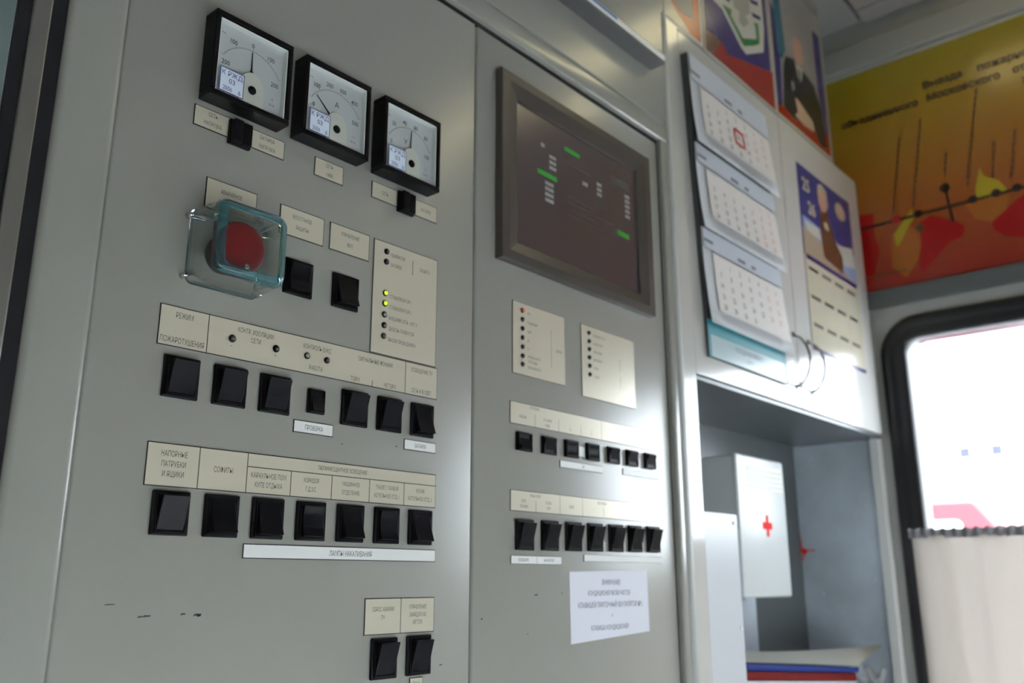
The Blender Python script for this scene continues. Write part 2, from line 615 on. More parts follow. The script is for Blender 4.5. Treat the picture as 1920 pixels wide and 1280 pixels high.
GP = [(-0.004, -0.05), (-0.004, 0.004), (0.004, 0.010), (0.014, 0.006), (0.022, 0.010), (0.032, 0.013), (0.042, 0.008), (0.044, 0.0), (0.044, -0.004), (0.0, -0.05)]


def window(idx, fn, rc, label):
    t = thing('window_%d' % idx, label, 'window', fn((rc[0] + rc[1]) / 2, rc[2], 0))
    struct(t)
    mb = MB(RUBBER)
    gasket_ring(mb, fn, rc, 0.034, GP)
    mb.build('rubber_gasket', t)
    mb = MB(WINTN if idx == 1 else WINGL)
    mb.prism(rrect(rc[0] + 0.001, rc[1] - 0.001, rc[2] + 0.001, rc[3] - 0.001, 0.034), fn, -0.044, -0.040)
    # corner filler between the rounded pane and the square opening
    mb.build('pane', t)
    fill = MB(RUBBER)
    for su, sv in ((0, 0), (0, 1), (1, 0), (1, 1)):
        uc = rc[0] if su == 0 else rc[1]
        vc = rc[2] if sv == 0 else rc[3]
        r = 0.034
        cu, cv = uc + (r if su == 0 else -r), vc + (r if sv == 0 else -r)
        a0 = {(0, 0): 180, (1, 0): 270, (1, 1): 0, (0, 1): 90}[(su, sv)]
        arc = [(cu + r * math.cos(R3(a0 + 90 * k / 6)), cv + r * math.sin(R3(a0 + 90 * k / 6))) for k in range(7)]
        fill.prism(arc + [(uc, vc)], fn, -0.05, -0.001)
    fill.build('corner_filler', t)
    return t


window(1, WF, WIN1, 'black rubber framed window above the cream half curtain')
window(2, lambda u, v, w: Vector((u, FY + w, v)), WIN2, 'unseen rubber framed window opposite the control cabinet, set low to light its doors')

_bl = bpy.data.materials.new('white_light_diffuser')  # added translucent sheet that spreads the unseen window's light over the doors
_bl.use_nodes = True
_blt = _bl.node_tree
_blb = _blt.nodes['Principled BSDF']
_blb.inputs['Base Color'].default_value = (0.75, 0.75, 0.73, 1)
_blb.inputs['Roughness'].default_value = 0.9
_bltl = _blt.nodes.new('ShaderNodeBsdfTranslucent')
_bltl.inputs['Color'].default_value = (0.80, 0.82, 0.82, 1)
_blm = _blt.nodes.new('ShaderNodeMixShader')
_blm.inputs['Fac'].default_value = 0.85
_blt.links.new(_blb.outputs[0], _blm.inputs[1])
_blt.links.new(_bltl.outputs[0], _blm.inputs[2])
_blt.links.new(_blm.outputs[0], _blt.nodes['Material Output'].inputs['Surface'])
tag(MB(_bl).box(WIN2[0] - 0.03, WIN2[1] + 0.03, FY + 0.022, FY + 0.024, WIN2[2] - 0.05, WIN2[3] + 0.06).build('diffuser_blind'), 'added unseen diffuser blind softening light from the window opposite the control cabinet', 'blind')

# curtain on the window wall
ct = thing('half_curtain', 'cream half curtain gathered on a grey rail across the lower window', 'curtain', (WX - 0.03, -0.34, 0.9))
random.seed(4)
ph = [random.uniform(0, 6.28) for _ in range(6)]


def cfold(u, v):
    y = -0.034 - 0.62 * u
    z = 0.90 + 0.578 * v
    s = u * 0.62
    f = 0.013 * math.sin(s * 70 + ph[0] + 0.8 * math.sin(v * 2 + s * 9)) + 0.0045 * math.sin(s * 53 + ph[1] + 1.2 * (1 - v))
    f += 0.003 * math.sin(s * 170 + ph[2]) * (0.4 + 0.6 * v)
    return (WX - 0.030 + f * (0.55 + 0.65 * (1 - v)), y, z)


MB(CURT).grid(cfold, 220, 16).build('cloth', ct)
hd = MB(mat('grey_curtain_heading', (0.30, 0.29, 0.32), 0.7))


def hfold(u, v):
    y = -0.032 - 0.624 * u
    return (WX - 0.030 + 0.0045 * math.sin(u * 220) * (0.4 + v) - 0.002, y, 1.474 + 0.0175 * v + 0.0016 * math.sin(u * 200 + 1) * v)


hd.grid(hfold, 300, 3)
hd.build('gathered_heading', ct)
MB(STEEL).tube([(WX - 0.023, -0.030, 1.4815), (WX - 0.023, -0.34, 1.4805), (WX - 0.023, -0.66, 1.4815)], 0.004).build('rail', ct)

# ------------------------------------------------------------------ left door edge beside the cabinet
dr = thing('door_1', 'sliding door edge with steel strip and black seals at far left', 'door', (0.19, 0, 0.0))
struct(dr)
MB(DOORGL).box(-0.55, 0.1775, -0.0105, 0.03, 0.03, 2.4, 0.001).build('leaf', dr)
MB(RUBBER).box(0.1776, 0.1868, -0.0102, 0.03, 0.03, 2.4).build('seal', dr)
MB(STEEL).box(0.1870, 0.1992, -0.0118, 0.03, 0.03, 2.4, 0.0012).build('steel_strip', dr)
MB(RUBBER).box(0.1994, 0.2096, -0.0090, 0.03, 0.03, 2.4).build('seal', dr)

# ------------------------------------------------------------------ control cabinet
cc = thing('control_cabinet', 'tall grey control cabinet with two flush doors full of switches', 'cabinet', (0.63, 0.1, 0.0))
fr = MB(FRAMEP)
FYF = -0.012
HYF = -0.006
fr.box(0.2097, 0.2510, FYF, 0.19, 0.02, 2.6, 0.005, seg=4)              # left column
fr.box(0.2512, 1.0315, HYF, 0.03, 2.0005, 2.0262, 0.003, seg=3)         # header rail above the doors
fr.box(0.2512, 1.0315, HYF, 0.03, 2.0280, 2.599, 0.0015)                # fascia above the seam
fr.box(1.0060, 1.0225, HYF, 0.03, 0.02, 2.0002, 0.003, seg=3)           # right stile
fr.box(0.2512, 1.0315, 0.03, 0.19, 0.02, 0.05)
fr.box(0.2135, 1.0300, 0.155, 0.19, 0.02, 2.6)
fr.build('frame', cc)
gl = MB(DARK)  # black lining put into the door gaps, their shade built as dark strips
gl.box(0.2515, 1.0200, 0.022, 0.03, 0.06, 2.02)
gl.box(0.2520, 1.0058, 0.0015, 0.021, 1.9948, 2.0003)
gl.box(1.0032, 1.0058, 0.0015, 0.021, 0.10, 1.9947)
gl.box(0.2512, 0.2543, 0.0015, 0.021, 0.10, 1.9947)
gl.build('gap_shade_lining', cc)
d1 = MB(PAINT)
d1.box(0.2545, 0.6322, 0.0, 0.02, 0.10, 1.9945, 0.0022, seg=3)
for x, z, w, h in ((0.3114, 1.3763, 0.002, 0.0006), (0.3160, 1.3766, 0.0032, 0.0007), (0.3425, 1.3772, 0.0022, 0.0007), (0.3535, 1.3764, 0.0035, 0.0008), (0.3548, 1.3758, 0.0015, 0.0009), (0.2897, 1.3846, 0.004, 0.0004), (0.5952, 1.3272, 0.002, 0.0006), (0.5350, 1.5150, 0.0012, 0.0006), (0.474, 1.5105, 0.001, 0.0005)):
    d1.flat([(x - w, z - h), (x + w * 0.8, z - h * 0.6), (x + w, z + h * 0.7), (x - w * 0.5, z + h)], PF, 0.00015, INKG)
d1.build('door', cc)
d2 = MB(PAINT)
d2.box(0.6342, 1.0030, 0.0, 0.02, 0.10, 1.9945, 0.003, seg=3)
for x, z, w, h in ((0.7291, 1.3852, 0.003, 0.0009), (0.6483, 1.3644, 0.0012, 0.0009), (0.7720, 1.3862, 0.0016, 0.0005), (0.7155, 1.348, 0.001, 0.0005)):
    d2.flat([(x - w, z - h), (x + w * 0.8, z - h * 0.6), (x + w, z + h * 0.7), (x - w * 0.5, z + h)], PF, 0.00015, INKG)
d2.build('door', cc)

# trunking ledge on the fascia
lg = thing('cable_trunking', 'slim cable trunking with grey underside above the right control door', 'trunking', (0.70, HYF, 2.105))
MB(GREYT).box(0.40, 0.9850, HYF - 0.0255, HYF - 0.0008, 2.0975, 2.1030, 0.0012).build('base', lg)
MB(WHITET).box(0.40, 0.9850, HYF - 0.0265, HYF - 0.0008, 2.1032, 2.1120, 0.002).build('cover', lg)
MB(BLUET).box(0.40, 0.8650, HYF - 0.0270, HYF - 0.0266, 2.1065, 2.1095).build('blue_stripe', lg)


# ------------------------------------------------------------------ panel meters
def meter(cx, label, nums, start, span, needle_at, unit, n):
    cz, h = 1.8018, 0.0375
    t = thing('panel_meter', label, 'meter', (cx, 0, cz - h), 'panel meters at the top of the left door')
    wall = MB(BLACK)
    yb, yf = -0.0005, -0.0180
    # square black frame, lip 4 mm, open in the middle
    o, i_ = 0.0365, 0.0330
    for a0, a1, b0, b1 in ((-o, o, i_ - 0.0005, h), (-o, o, -h, -i_ + 0.0005), (-o, -i_ + 0.001, -i_ + 0.0006, i_ - 0.0006), (i_ - 0.001, o, -i_ + 0.0006, i_ - 0.0006)):
        wall.box(cx + a0, cx + a1, yf, yb, cz + b0, cz + b1, 0.0009)
    wall.build('frame', t)
    inn = MB(DIALIN)
    q = 0.0319
    inn.box(cx - q, cx - q + 0.0008, -0.0165, -0.004, cz - q, cz + q)
    inn.box(cx + q - 0.0008, cx + q, -0.0165, -0.004, cz - q, cz + q)
    inn.box(cx - q, cx + q, -0.0165, -0.004, cz + q - 0.0008, cz + q)
    inn.build('inner_wall', t)
    fn = lambda u, v, w: Vector((cx + u, -0.0114 - w, cz + v))
    dl = MB(DIAL)
    dl.box(cx - 0.0309, cx + 0.0309, -0.0114, -0.004, cz - 0.0319, cz + 0.0309)
    ou, ov, rr = 0.0015, -0.0115, 0.0300
    dl.ring(ou, ov, rr - 0.0001, rr + 0.0002, R3(30), R3(150), fn, 0.0001, INKG, 30)
    for k in range(n * 5 + 1):
        a = R3(150 - 120 * k / (n * 5))
        L = 0.0024 if k % 5 == 0 else 0.0011
        ca, sa = math.cos(a), math.sin(a)
        dl.flat([(ou + rr * ca - 0.00014 * sa, ov + rr * sa + 0.00014 * ca), (ou + (rr + L) * ca - 0.00014 * sa, ov + (rr + L) * sa + 0.00014 * ca), (ou + (rr + L) * ca + 0.00014 * sa, ov + (rr + L) * sa - 0.00014 * ca), (ou + rr * ca + 0.00014 * sa, ov + rr * sa - 0.00014 * ca)], fn, 0.0001, INKG)
    for k, s in enumerate(nums):
        a = R3(150 - 120 * k / (len(nums) - 1))
        R_ = rr + (0.0052 if 0 < k < len(nums) - 1 else -0.0058)
        uu, vv = ou + R_ * math.cos(a), ov + R_ * math.sin(a)
        if k == 0:
            uu, vv = ou + (rr - 0.003) * math.cos(a) , ov + rr * math.sin(a) - 0.0055
        if k == len(nums) - 1:
            uu, vv = ou + (rr - 0.004) * math.cos(a), ov + rr * math.sin(a) - 0.006
        dl.text(s, uu, vv, 0.0043, fn, 0.0001, INK, cond=0.85, weight=0.006)
    if unit:
        dl.text(unit, ou + (0.0015 if unit == 'А' else -0.0055), ov + 0.0185 if unit == 'А' else ov + 0.0155, 0.0055, fn, 0.0001, INKG, cond=0.95, weight=0.0)
    dl.text('~', -0.0255, 0.0235, 0.004, fn, 0.0001, INKG, cond=1.2, weight=0.0)
    for k, s in enumerate(('1.5', '50 Hz')):
        dl.text(s, 0.0225, -0.0165 - 0.005 * k, 0.0022, fn, 0.0001, INKG, cond=0.8)
    dl.build('dial', t)
    # blue bordered inspection sticker
    st = MB(STKB)
    u0, u1, v0, v1 = -0.0285, -0.0068, -0.0308, -0.0098
    fs = lambda u, v, w: Vector((cx + u, -0.0160 - w, cz + v))
    st.rect(u0, u1, v0, v1, fs, 0.0001)
    st.rect(u0 + 0.0007, u1 - 0.0007, v0 + 0.0007, v1 - 0.0007, fs, 0.0002, STKW)
    um = (u0 + u1) / 2
    st.text('К РЖД', um, v1 - 0.0042, 0.0046, fs, 0.0003, STKB, maxw=0.0185, cond=0.9)
    st.text('03', um, v1 - 0.0102, 0.0046, fs, 0.0003, STKB, cond=0.95)
    st.text('2006', um - 0.0035, v0 + 0.0038, 0.0040, fs, 0.0003, STKB, cond=0.75)
    st.text('6', um + 0.0072, v0 + 0.0038, 0.0042, fs, 0.0003, STKB, cond=0.9)
    tag(st.build('inspection_sticker', t), 'small white sticker with blue border')
    # needle
    a = R3(150 - 120 * needle_at)
    nd = MB(INK)
    d = (math.cos(a), math.sin(a))
    p = (-d[1], d[0])
    base, tip = 0.006, 0.0285
    fat = 0.0030 if unit != 'А' else 0.0009
    nd.prism([(ou + d[0] * base + p[0] * fat, ov + d[1] * base + p[1] * fat), (ou + d[0] * (base + 0.006) + p[0] * 0.0007, ov + d[1] * (base + 0.006) + p[1] * 0.0007), (ou + d[0] * tip + p[0] * 0.00025, ov + d[1] * tip + p[1] * 0.00025), (ou + d[0] * tip - p[0] * 0.00025, ov + d[1] * tip - p[1] * 0.00025), (ou + d[0] * (base + 0.006) - p[0] * 0.0007, ov + d[1] * (base + 0.006) - p[1] * 0.0007), (ou + d[0] * base - p[0] * fat, ov + d[1] * base - p[1] * fat)], fn, 0.0006, 0.0010)
    nd.build('needle', t)
    # rounded shroud over the movement, black zero screw
    sh = MB(DIALW)
    arch = [(ou + 0.0115 * math.cos(R3(k * 12)), ov - 0.006 + 0.0150 * math.sin(R3(k * 12))) for k in range(16)]
    sh.prism([(ou + 0.0115, -0.0318)] + arch + [(ou - 0.0115, -0.0318)], fn, 0.0012, 0.0032, bev=0.0005)
    sh.build('movement_shroud', t)
    sc = MB(BLACKG)
    sc.lathe((cx + ou, -0.0140, cz + ov - 0.0070), (0, -1, 0), [(0, 0.0038), (0.0014, 0.0036), (0.0018, 0.0028)], 20)
    sc.build('zero_screw', t)
    gp = MB(CLEAR)
    gp.quad([(cx - 0.0318, -0.0160, cz - 0.0318), (cx + 0.0318, -0.0160, cz - 0.0318), (cx + 0.0318, -0.0160, cz + 0.0318), (cx - 0.0318, -0.0160, cz + 0.0318)])
    gp.build('cover_glass', t)
    return t


meter(0.3525, 'square black panel meter, scale 200-0-200 with upright needle, far left of three', ['200', '100', '0', '100', '200'], 0, 0, 0.49, '', 4)
meter(0.4385, 'square black panel meter marked А, needle resting near zero, between two others', ['0', '100', '200', '300', '400', '500'], 0, 0, 0.10, 'А', 5)
meter(0.5280, 'square black panel meter marked V, scale to 100, nearest the right door', ['0', '20', '40', '60', '80', '100'], 0, 0, 0.52, 'V', 5)


# ------------------------------------------------------------------ nameplates
def nameplate(x0, x1, z0, z1, label, texts, lines=(), leds=(), metal=PLATE, border=0.0007, group='engraved plates on the control doors', name='nameplate', h=0.0009, ink=None, cat='nameplate'):
    t = thing(name, label, cat, ((x0 + x1) / 2, 0, z0), group)
    mb = MB(INK)
    mb.box(x0, x1, -0.0006, -0.0001, z0, z1)
    mb.box(x0 + border, x1 - border, -h, -0.0004, z0 + border, z1 - border, m=metal)
    for (a, b, c, d) in lines:
        hw = border * 0.5
        if a == c:
            mb.rect(a - hw, a + hw, min(b, d), max(b, d), PF, h + 0.00005, INK)
        else:
            mb.rect(min(a, c), max(a, c), b - hw, b + hw, PF, h + 0.00005, INK)
    for tx in texts:
        s, u, v, ht = tx[:4]
        mw = tx[4] if len(tx) > 4 else None
        al = tx[5] if len(tx) > 5 else 'CENTER'
        mb.text(s, u, v, ht, PF, h + 0.00005, ink or INKG, maxw=mw, align=al)
    mb.build('plate', t)
    for (u, v, m, r) in leds:
        b = MB(BLACK)
        b.lathe((u, -h, v), (0, -1, 0), [(0, r), (0.0010, r), (0.0014, r * 0.86), (0.0014, r * 0.70)], 16)
        l = b.build('indicator_bezel', t)
        g = MB(m)
        g.lathe((u, -h - 0.0010, v), (0, -1, 0), [(0, r * 0.72), (0.0010, r * 0.66), (0.0018, r * 0.40), (0.0021, 0.0001)], 14)
        q = g.build('indicator_lens', l)
        if m is LEDON:
            tag(q, 'lit yellow-green indicator')
        elif m is LEDRED:
            tag(q, 'dull red indicator')
    return t


T = 0.0036
nameplate(0.3139, 0.3470, 1.7425, 1.7600, 'yellowish plate reading СЕТЬ-НАГРУЗКА under the first meter', [('СЕТЬ-', 0.3305, 1.7555, T), ('НАГРУЗКА', 0.3305, 1.7478, T, 0.028)])
nameplate(0.3640, 0.3976, 1.7420, 1.7590, 'yellowish plate reading БАТАРЕЯ-НАГРУЗКА right of the first selector', [('БАТАРЕЯ-', 0.3808, 1.7545, T, 0.028), ('НАГРУЗКА', 0.3808, 1.7468, T, 0.028)])
nameplate(0.4291, 0.4607, 1.7407, 1.7582, 'plate reading СЕТЬ ~380В alone under the middle meter', [('СЕТЬ', 0.4449, 1.7537, T), ('~380В', 0.4449, 1.7455, T)])
nameplate(0.4940, 0.5275, 1.7415, 1.7580, 'plate reading СЕТЬ left of the second selector', [('СЕТЬ', 0.5100, 1.7497, T)])
nameplate(0.5445, 0.5780, 1.7405, 1.7575, 'plate reading БАТАРЕЯ right of the second selector', [('БАТАРЕЯ', 0.5625, 1.7490, T, 0.026)])
nameplate(0.3296, 0.3751, 1.6780, 1.7035, 'yellowish plate half hidden behind the clear protective box', [('АВАРИЙНОЕ', 0.3520, 1.6950, T, 0.037), ('ОТКЛЮЧЕНИЕ', 0.3520, 1.6865, T, 0.037)])
nameplate(0.3977, 0.4430, 1.6777, 1.7031, 'plate reading ВОССТАНОВ. ЗАЩИТЫ right of the clear box', [('ВОССТАНОВ.', 0.4203, 1.6955, T, 0.038), ('ЗАЩИТЫ', 0.4203, 1.6868, T, 0.03)])
nameplate(0.4493, 0.4941, 1.6779, 1.7031, 'plate reading УПРАВЛЕНИЕ ВКЛ left of the tall indicator plate', [('УПРАВЛЕНИЕ', 0.4717, 1.6955, T, 0.038), ('ВКЛ', 0.4717, 1.6868, T)])
LR = 0.0029
ledz = [1.6933, 1.6834, 1.6530, 1.6432, 1.6327, 1.6226, 1.6125]
nameplate(0.4994, 0.5803, 1.5950, 1.7027, 'tall indicator plate with seven lamps, two of them lit green', [('ГЕНЕРАТОР', 0.5200, 1.6917, T, 0.024, 'LEFT'), ('БАТАРЕЯ', 0.5200, 1.6822, T, 0.024, 'LEFT'), ('ЗАЩИТА', 0.5630, 1.6868, T, 0.022), ('СТАБИЛИЗАТОР 1', 0.5200, 1.6515, T, 0.034, 'LEFT'), ('СТАБИЛИЗАТОР 2', 0.5200, 1.6415, T, 0.034, 'LEFT'), ('ВНЕШНЯЯ СЕТЬ - НЕТ 3', 0.5200, 1.6310, T, 0.046, 'LEFT'), ('ДИЗЕЛЬ-ГЕНЕРАТОР', 0.5200, 1.6210, T, 0.040, 'LEFT'), ('ВЫЗОВ ПРОВОДНИКА', 0.5200, 1.6107, T, 0.041, 'LEFT')], [(0.5475, 1.6790, 0.5475, 1.6935)], [(0.5143, z, LEDON if k in (2, 3) else (LEDGRY if k == 4 else LEDOFF), LR) for k, z in enumerate(ledz)], name='indicator_plate')
nameplate(0.3030, 0.5830, 1.5640, 1.5945, 'long plate beginning РЕЖИМ ПОЖАРОТУШЕНИЯ above the upper switch row', [('РЕЖИМ', 0.3225, 1.5880, 0.0044), ('ПОЖАРОТУШЕНИЯ', 0.3223, 1.5690, 0.0044, 0.036), ('КОНТР. ИЗОЛЯЦИИ', 0.3835, 1.5880, T + 0.0004, 0.041), ('СЕТИ', 0.3838, 1.5815, T + 0.0004), ('−', 0.3627, 1.5738, T), ('+', 0.4024, 1.5735, T), ('КОНТРОЛЬ БУКС', 0.4430, 1.5870, T + 0.0004, 0.034), ('РАБОТА', 0.4425, 1.5700, T + 0.0004), ('СИГНАЛЬНЫЕ ФОНАРИ', 0.5065, 1.5870, T + 0.0004, 0.049), ('ТОРМ', 0.4840, 1.5680, T + 0.0004), ('НЕТОРМ', 0.5240, 1.5680, T + 0.0004), ('ОСВЕЩЕНИЕ ПУ', 0.5628, 1.5880, T + 0.0004, 0.035), ('СЕТЬ И В СВЕТ', 0.5628, 1.5688, T + 0.0004, 0.037)], [(0.3421, 1.5640, 0.3421, 1.5945), (0.5423, 1.5640, 0.5423, 1.5945), (0.5035, 1.5640, 0.5035, 1.5698)], [(0.3627, 1.5794, LEDOFF, 0.0030), (0.4024, 1.5790, LEDOFF, 0.0030), (0.4326, 1.5789, LEDGRY, 0.0028), (0.4529, 1.5786, LEDOFF, 0.0028)])
nameplate(0.4239, 0.4636, 1.5148, 1.5250, 'small plate reading ПРОВЕРКА under the smallest switch', [('ПРОВЕРКА', 0.4440, 1.5199, T + 0.0004, 0.026)], metal=STICK)
nameplate(0.5434, 0.5830, 1.5132, 1.5230, 'small white plate reading БАТАРЕЯ under the last switch of the upper row', [('БАТАРЕЯ', 0.5632, 1.5180, T, 0.022)], metal=STICK)
nameplate(0.3040, 0.5840, 1.4634, 1.4940, 'long plate beginning НАПОРНЫЕ ПАТРУБКИ above the lower switch row', [('НАПОРНЫЕ', 0.3248, 1.4868, 0.0042, 0.026), ('ПАТРУБКИ', 0.3248, 1.4795, 0.0042, 0.026), ('И ЯЩИКИ', 0.3248, 1.4725, 0.0042, 0.024), ('СОФИТЫ', 0.3645, 1.4790, 0.0042), ('ЛЮМИНЕСЦЕНТНОЕ ОСВЕЩЕНИЕ', 0.4760, 1.4885, T, 0.062), ('КАРАУЛЬНОЕ ПОМ.', 0.4045, 1.4775, T + 0.0004, 0.036), ('КУПЕ ОТДЫХА', 0.4045, 1.4705, T + 0.0004, 0.032), ('КОРИДОР', 0.4445, 1.4775, T), ('Г.Д.З.С.', 0.4445, 1.4705, T), ('МАШИННОЕ', 0.4850, 1.4775, T), ('ОТДЕЛЕНИЕ', 0.4850, 1.4705, T, 0.026), ('ТУАЛЕТ, ТАМБУР', 0.5250, 1.4775, T, 0.035), ('КОТЕЛЬНОЕ ОТД. 1', 0.5250, 1.4705, T, 0.036), ('КУХНЯ', 0.5645, 1.4775, T), ('КОТЕЛЬНОЕ ОТД. 2', 0.5645, 1.4705, T, 0.036)], [(0.3443, 1.4634, 0.3443, 1.4940), (0.3845, 1.4634, 0.3845, 1.4940), (0.3845, 1.4834, 0.5840, 1.4834)] + [(x, 1.4634, x, 1.4834) for x in (0.4245, 0.4648, 0.5050, 0.5448)])
nameplate(0.3860, 0.5855, 1.4155, 1.4264, 'long thin plate reading ЛАМПЫ НАКАЛИВАНИЯ under the lower switch row', [('ЛАМПЫ НАКАЛИВАНИЯ', 0.4880, 1.4209, 0.0044, 0.058)], metal=STICK)
nameplate(0.5053, 0.5852, 1.3557, 1.3852, 'two-cell plate reading СБРОС АВАРИИ ПЧ low on the left door', [('СБРОС АВАРИИ', 0.5252, 1.3762, T, 0.031), ('ПЧ', 0.5252, 1.3695, T), ('УПРАВЛЕНИЕ', 0.5652, 1.3775, T, 0.026), ('ЗАРЯДОМ АБ', 0.5652, 1.3710, T, 0.026), ('АВТОМ.', 0.5652, 1.3648, T)], [(0.5452, 1.3557, 0.5452, 1.3852)])
nameplate(0.5578, 0.5732, 1.3090, 1.3192, 'tiny plate under the lowest switch of the left door', [('РУЧН.', 0.5655, 1.3141, T, 0.012)])

# right door plates
z1 = [1.6809, 1.6707, 1.6606, 1.6505, 1.6404, 1.6304, 1.6212]
S = 0.0030
nameplate(0.6925, 0.7830, 1.6095, 1.6895, 'indicator plate with seven lamps under the left half of the screen', [('АПС', 0.7170, 1.6795, S, 0.012, 'LEFT'), ('ПОЖАР-АВАР.', 0.7170, 1.6690, S, 0.028, 'LEFT'), ('АВАР.', 0.7170, 1.6590, S, 0.016, 'LEFT'), ('ДГ', 0.7170, 1.6490, S, 0.01, 'LEFT'), ('ГГ', 0.7170, 1.6390, S, 0.01, 'LEFT'), ('УРОВЕНЬ МАСЛА', 0.7170, 1.6312, S, 0.032, 'LEFT'), ('ТЕМП. ВОДЫ', 0.7170, 1.6260, S, 0.028, 'LEFT'), ('НЕИСПРАВНОСТЬ', 0.7170, 1.6195, S, 0.033, 'LEFT'), ('ДИЗЕЛЬ', 0.7720, 1.6470, S, 0.016)], [(0.7580, 1.6255, 0.7580, 1.6690)], [(0.7083, z, LEDRED if k == 0 else LEDOFF, 0.0027) for k, z in enumerate(z1)], border=0.0005, name='indicator_plate')
z2 = [1.6808, 1.6707, 1.6610, 1.6512, 1.6411, 1.6308]
nameplate(0.8143, 0.9250, 1.6030, 1.6895, 'indicator plate with six lamps under the right half of the screen', [('ПИТАНИЕ СЕТЬ 220', 0.8380, 1.6795, S, 0.042, 'LEFT'), ('НАГРЕВ КОТЛА', 0.8380, 1.6695, S, 0.040, 'LEFT'), ('ЦИРКУЛЯЦИЯ', 0.8380, 1.6597, S, 0.036, 'LEFT'), ('ВЕНТИЛЯТОР 1', 0.8380, 1.6500, S, 0.038, 'LEFT'), ('КОМПР.', 0.8380, 1.6400, S, 0.025, 'LEFT'), ('ОТ. ВЕНТ.', 0.8380, 1.6297, S, 0.024, 'LEFT')], [(0.8925, 1.6440, 0.8925, 1.6600), (0.8925, 1.6230, 0.8925, 1.6380)], [(0.8294, z, LEDOFF, 0.0026) for z in z2], border=0.0005, name='indicator_plate')
nameplate(0.6885, 0.9700, 1.5560, 1.5795, 'long plate above the upper switch row of the right door', [('ОТОПЛЕНИЕ', 0.7280, 1.5760, S, 0.03), ('НАСОСЫ', 0.7085, 1.5650, S, 0.03), ('ЭЛ. НАГРЕВ', 0.7500, 1.5660, S, 0.034), ('ВОДЫ', 0.7500, 1.5605, S), ('1', 0.7905, 1.5660, S), ('ГР.', 0.7905, 1.5610, S), ('2', 0.8305, 1.5655, S), ('ГР.', 0.8305, 1.5605, S)], [(0.7287, 1.5560, 0.7287, 1.5700), (0.7695, 1.5560, 0.7695, 1.5700), (0.8098, 1.5560, 0.8098, 1.5690), (0.8500, 1.5560, 0.8500, 1.5795)], border=0.0005)
nameplate(0.7710, 0.8514, 1.5180, 1.5258, 'small plate reading АВТ under two switches of the right door', [('АВТ', 0.8130, 1.5219, S)], metal=STICK, border=0.0004)
nameplate(0.8921, 0.9718, 1.5200, 1.5276, 'small blank white plate at the right end under the upper row', [], metal=STICK, border=0.0002)
nameplate(0.6889, 0.9715, 1.4672, 1.4882, 'long plate above the lower switch row of the right door', [('ЧАСЫ И СВЕТ', 0.7285, 1.4840, S, 0.03), ('БЛОК', 0.7095, 1.4780, S), ('ПИТАНИЯ', 0.7095, 1.4725, S, 0.026), ('РЕЗЕРВ', 0.7500, 1.4780, S), ('СЕТИ', 0.7500, 1.4725, S), ('ОБЩЕЕ', 0.7900, 1.4765, S), ('ВЕНТИЛЯЦИЯ', 0.8470, 1.4835, S, 0.04), ('1', 0.8310, 1.4760, S), ('ОТКР.', 0.9100, 1.4760, S, 0.02)], [(0.7290, 1.4672, 0.7290, 1.4790), (0.7695, 1.4672, 0.7695, 1.4882), (0.8100, 1.4672, 0.8100, 1.4882), (0.8500, 1.4672, 0.8500, 1.4800)], border=0.0005)
nameplate(0.6896, 0.7711, 1.4152, 1.4236, 'two-cell white plate under the left end of the lower row', [('ОСВЕЩЕНИЕ', 0.7090, 1.4195, S, 0.030), ('ВЫКЛЮЧЕНО', 0.7500, 1.4195, S, 0.030)], [(0.7300, 1.4152, 0.7300, 1.4236)], metal=STICK, border=0.0004)
nameplate(0.8111, 0.9710, 1.4192, 1.4266, 'long blank white plate under the right end of the lower row', [], metal=STICK, border=0.0003)
tag(MB(STICK).box(0.8060, 0.8166, -0.0005, -0.0001, 1.5335, 1.5445).build('square_sticker'), 'small white square sticker between two rocker switches of the right door', 'sticker')

# paper notice
nt_ = MB(PAPER)
PX0, PX1 = 0.7857, 0.9371
nt_.prism([(PX0, 1.3348), (PX1, 1.3420), (PX1 - 0.001, 1.4110), (PX0 - 0.001, 1.4082)], PF, 0.0001, 0.0004)
for s, v, h in (('ВНИМАНИЕ!', 1.3975, 0.0058), ('КОНДИЦИОНЕР ВКЛЮЧАЕТСЯ', 1.3860, 0.0052), ('КЛАВИШЕЙ ПРИТОЧНЫЙ ВЕНТИЛЯТОР №1,', 1.3735, 0.0056), ('А', 1.3620, 0.0034), ('КЛАВИША КОНДИЦИОНЕР!', 1.3495, 0.0052)):
    mw = {'В': 0.05, 'А': 0.01}.get(s[0], 0.094)
    if 'ПРИТОЧНЫЙ' in s:
        mw = 0.134
    nt_.text(s, 0.862 if 'КОНДИЦИОНЕР' not in s else 0.858, v, h, PF, 0.00045, mat('notice_ink', (0.10, 0.10, 0.16), 0.6) if 'notice_ink' not in bpy.data.materials else bpy.data.materials['notice_ink'], maxw=mw, cond=0.75, weight=0.008)
tag(nt_.build('paper_notice'), 'white typed paper notice headed ВНИМАНИЕ! under the right door switches', 'notice')


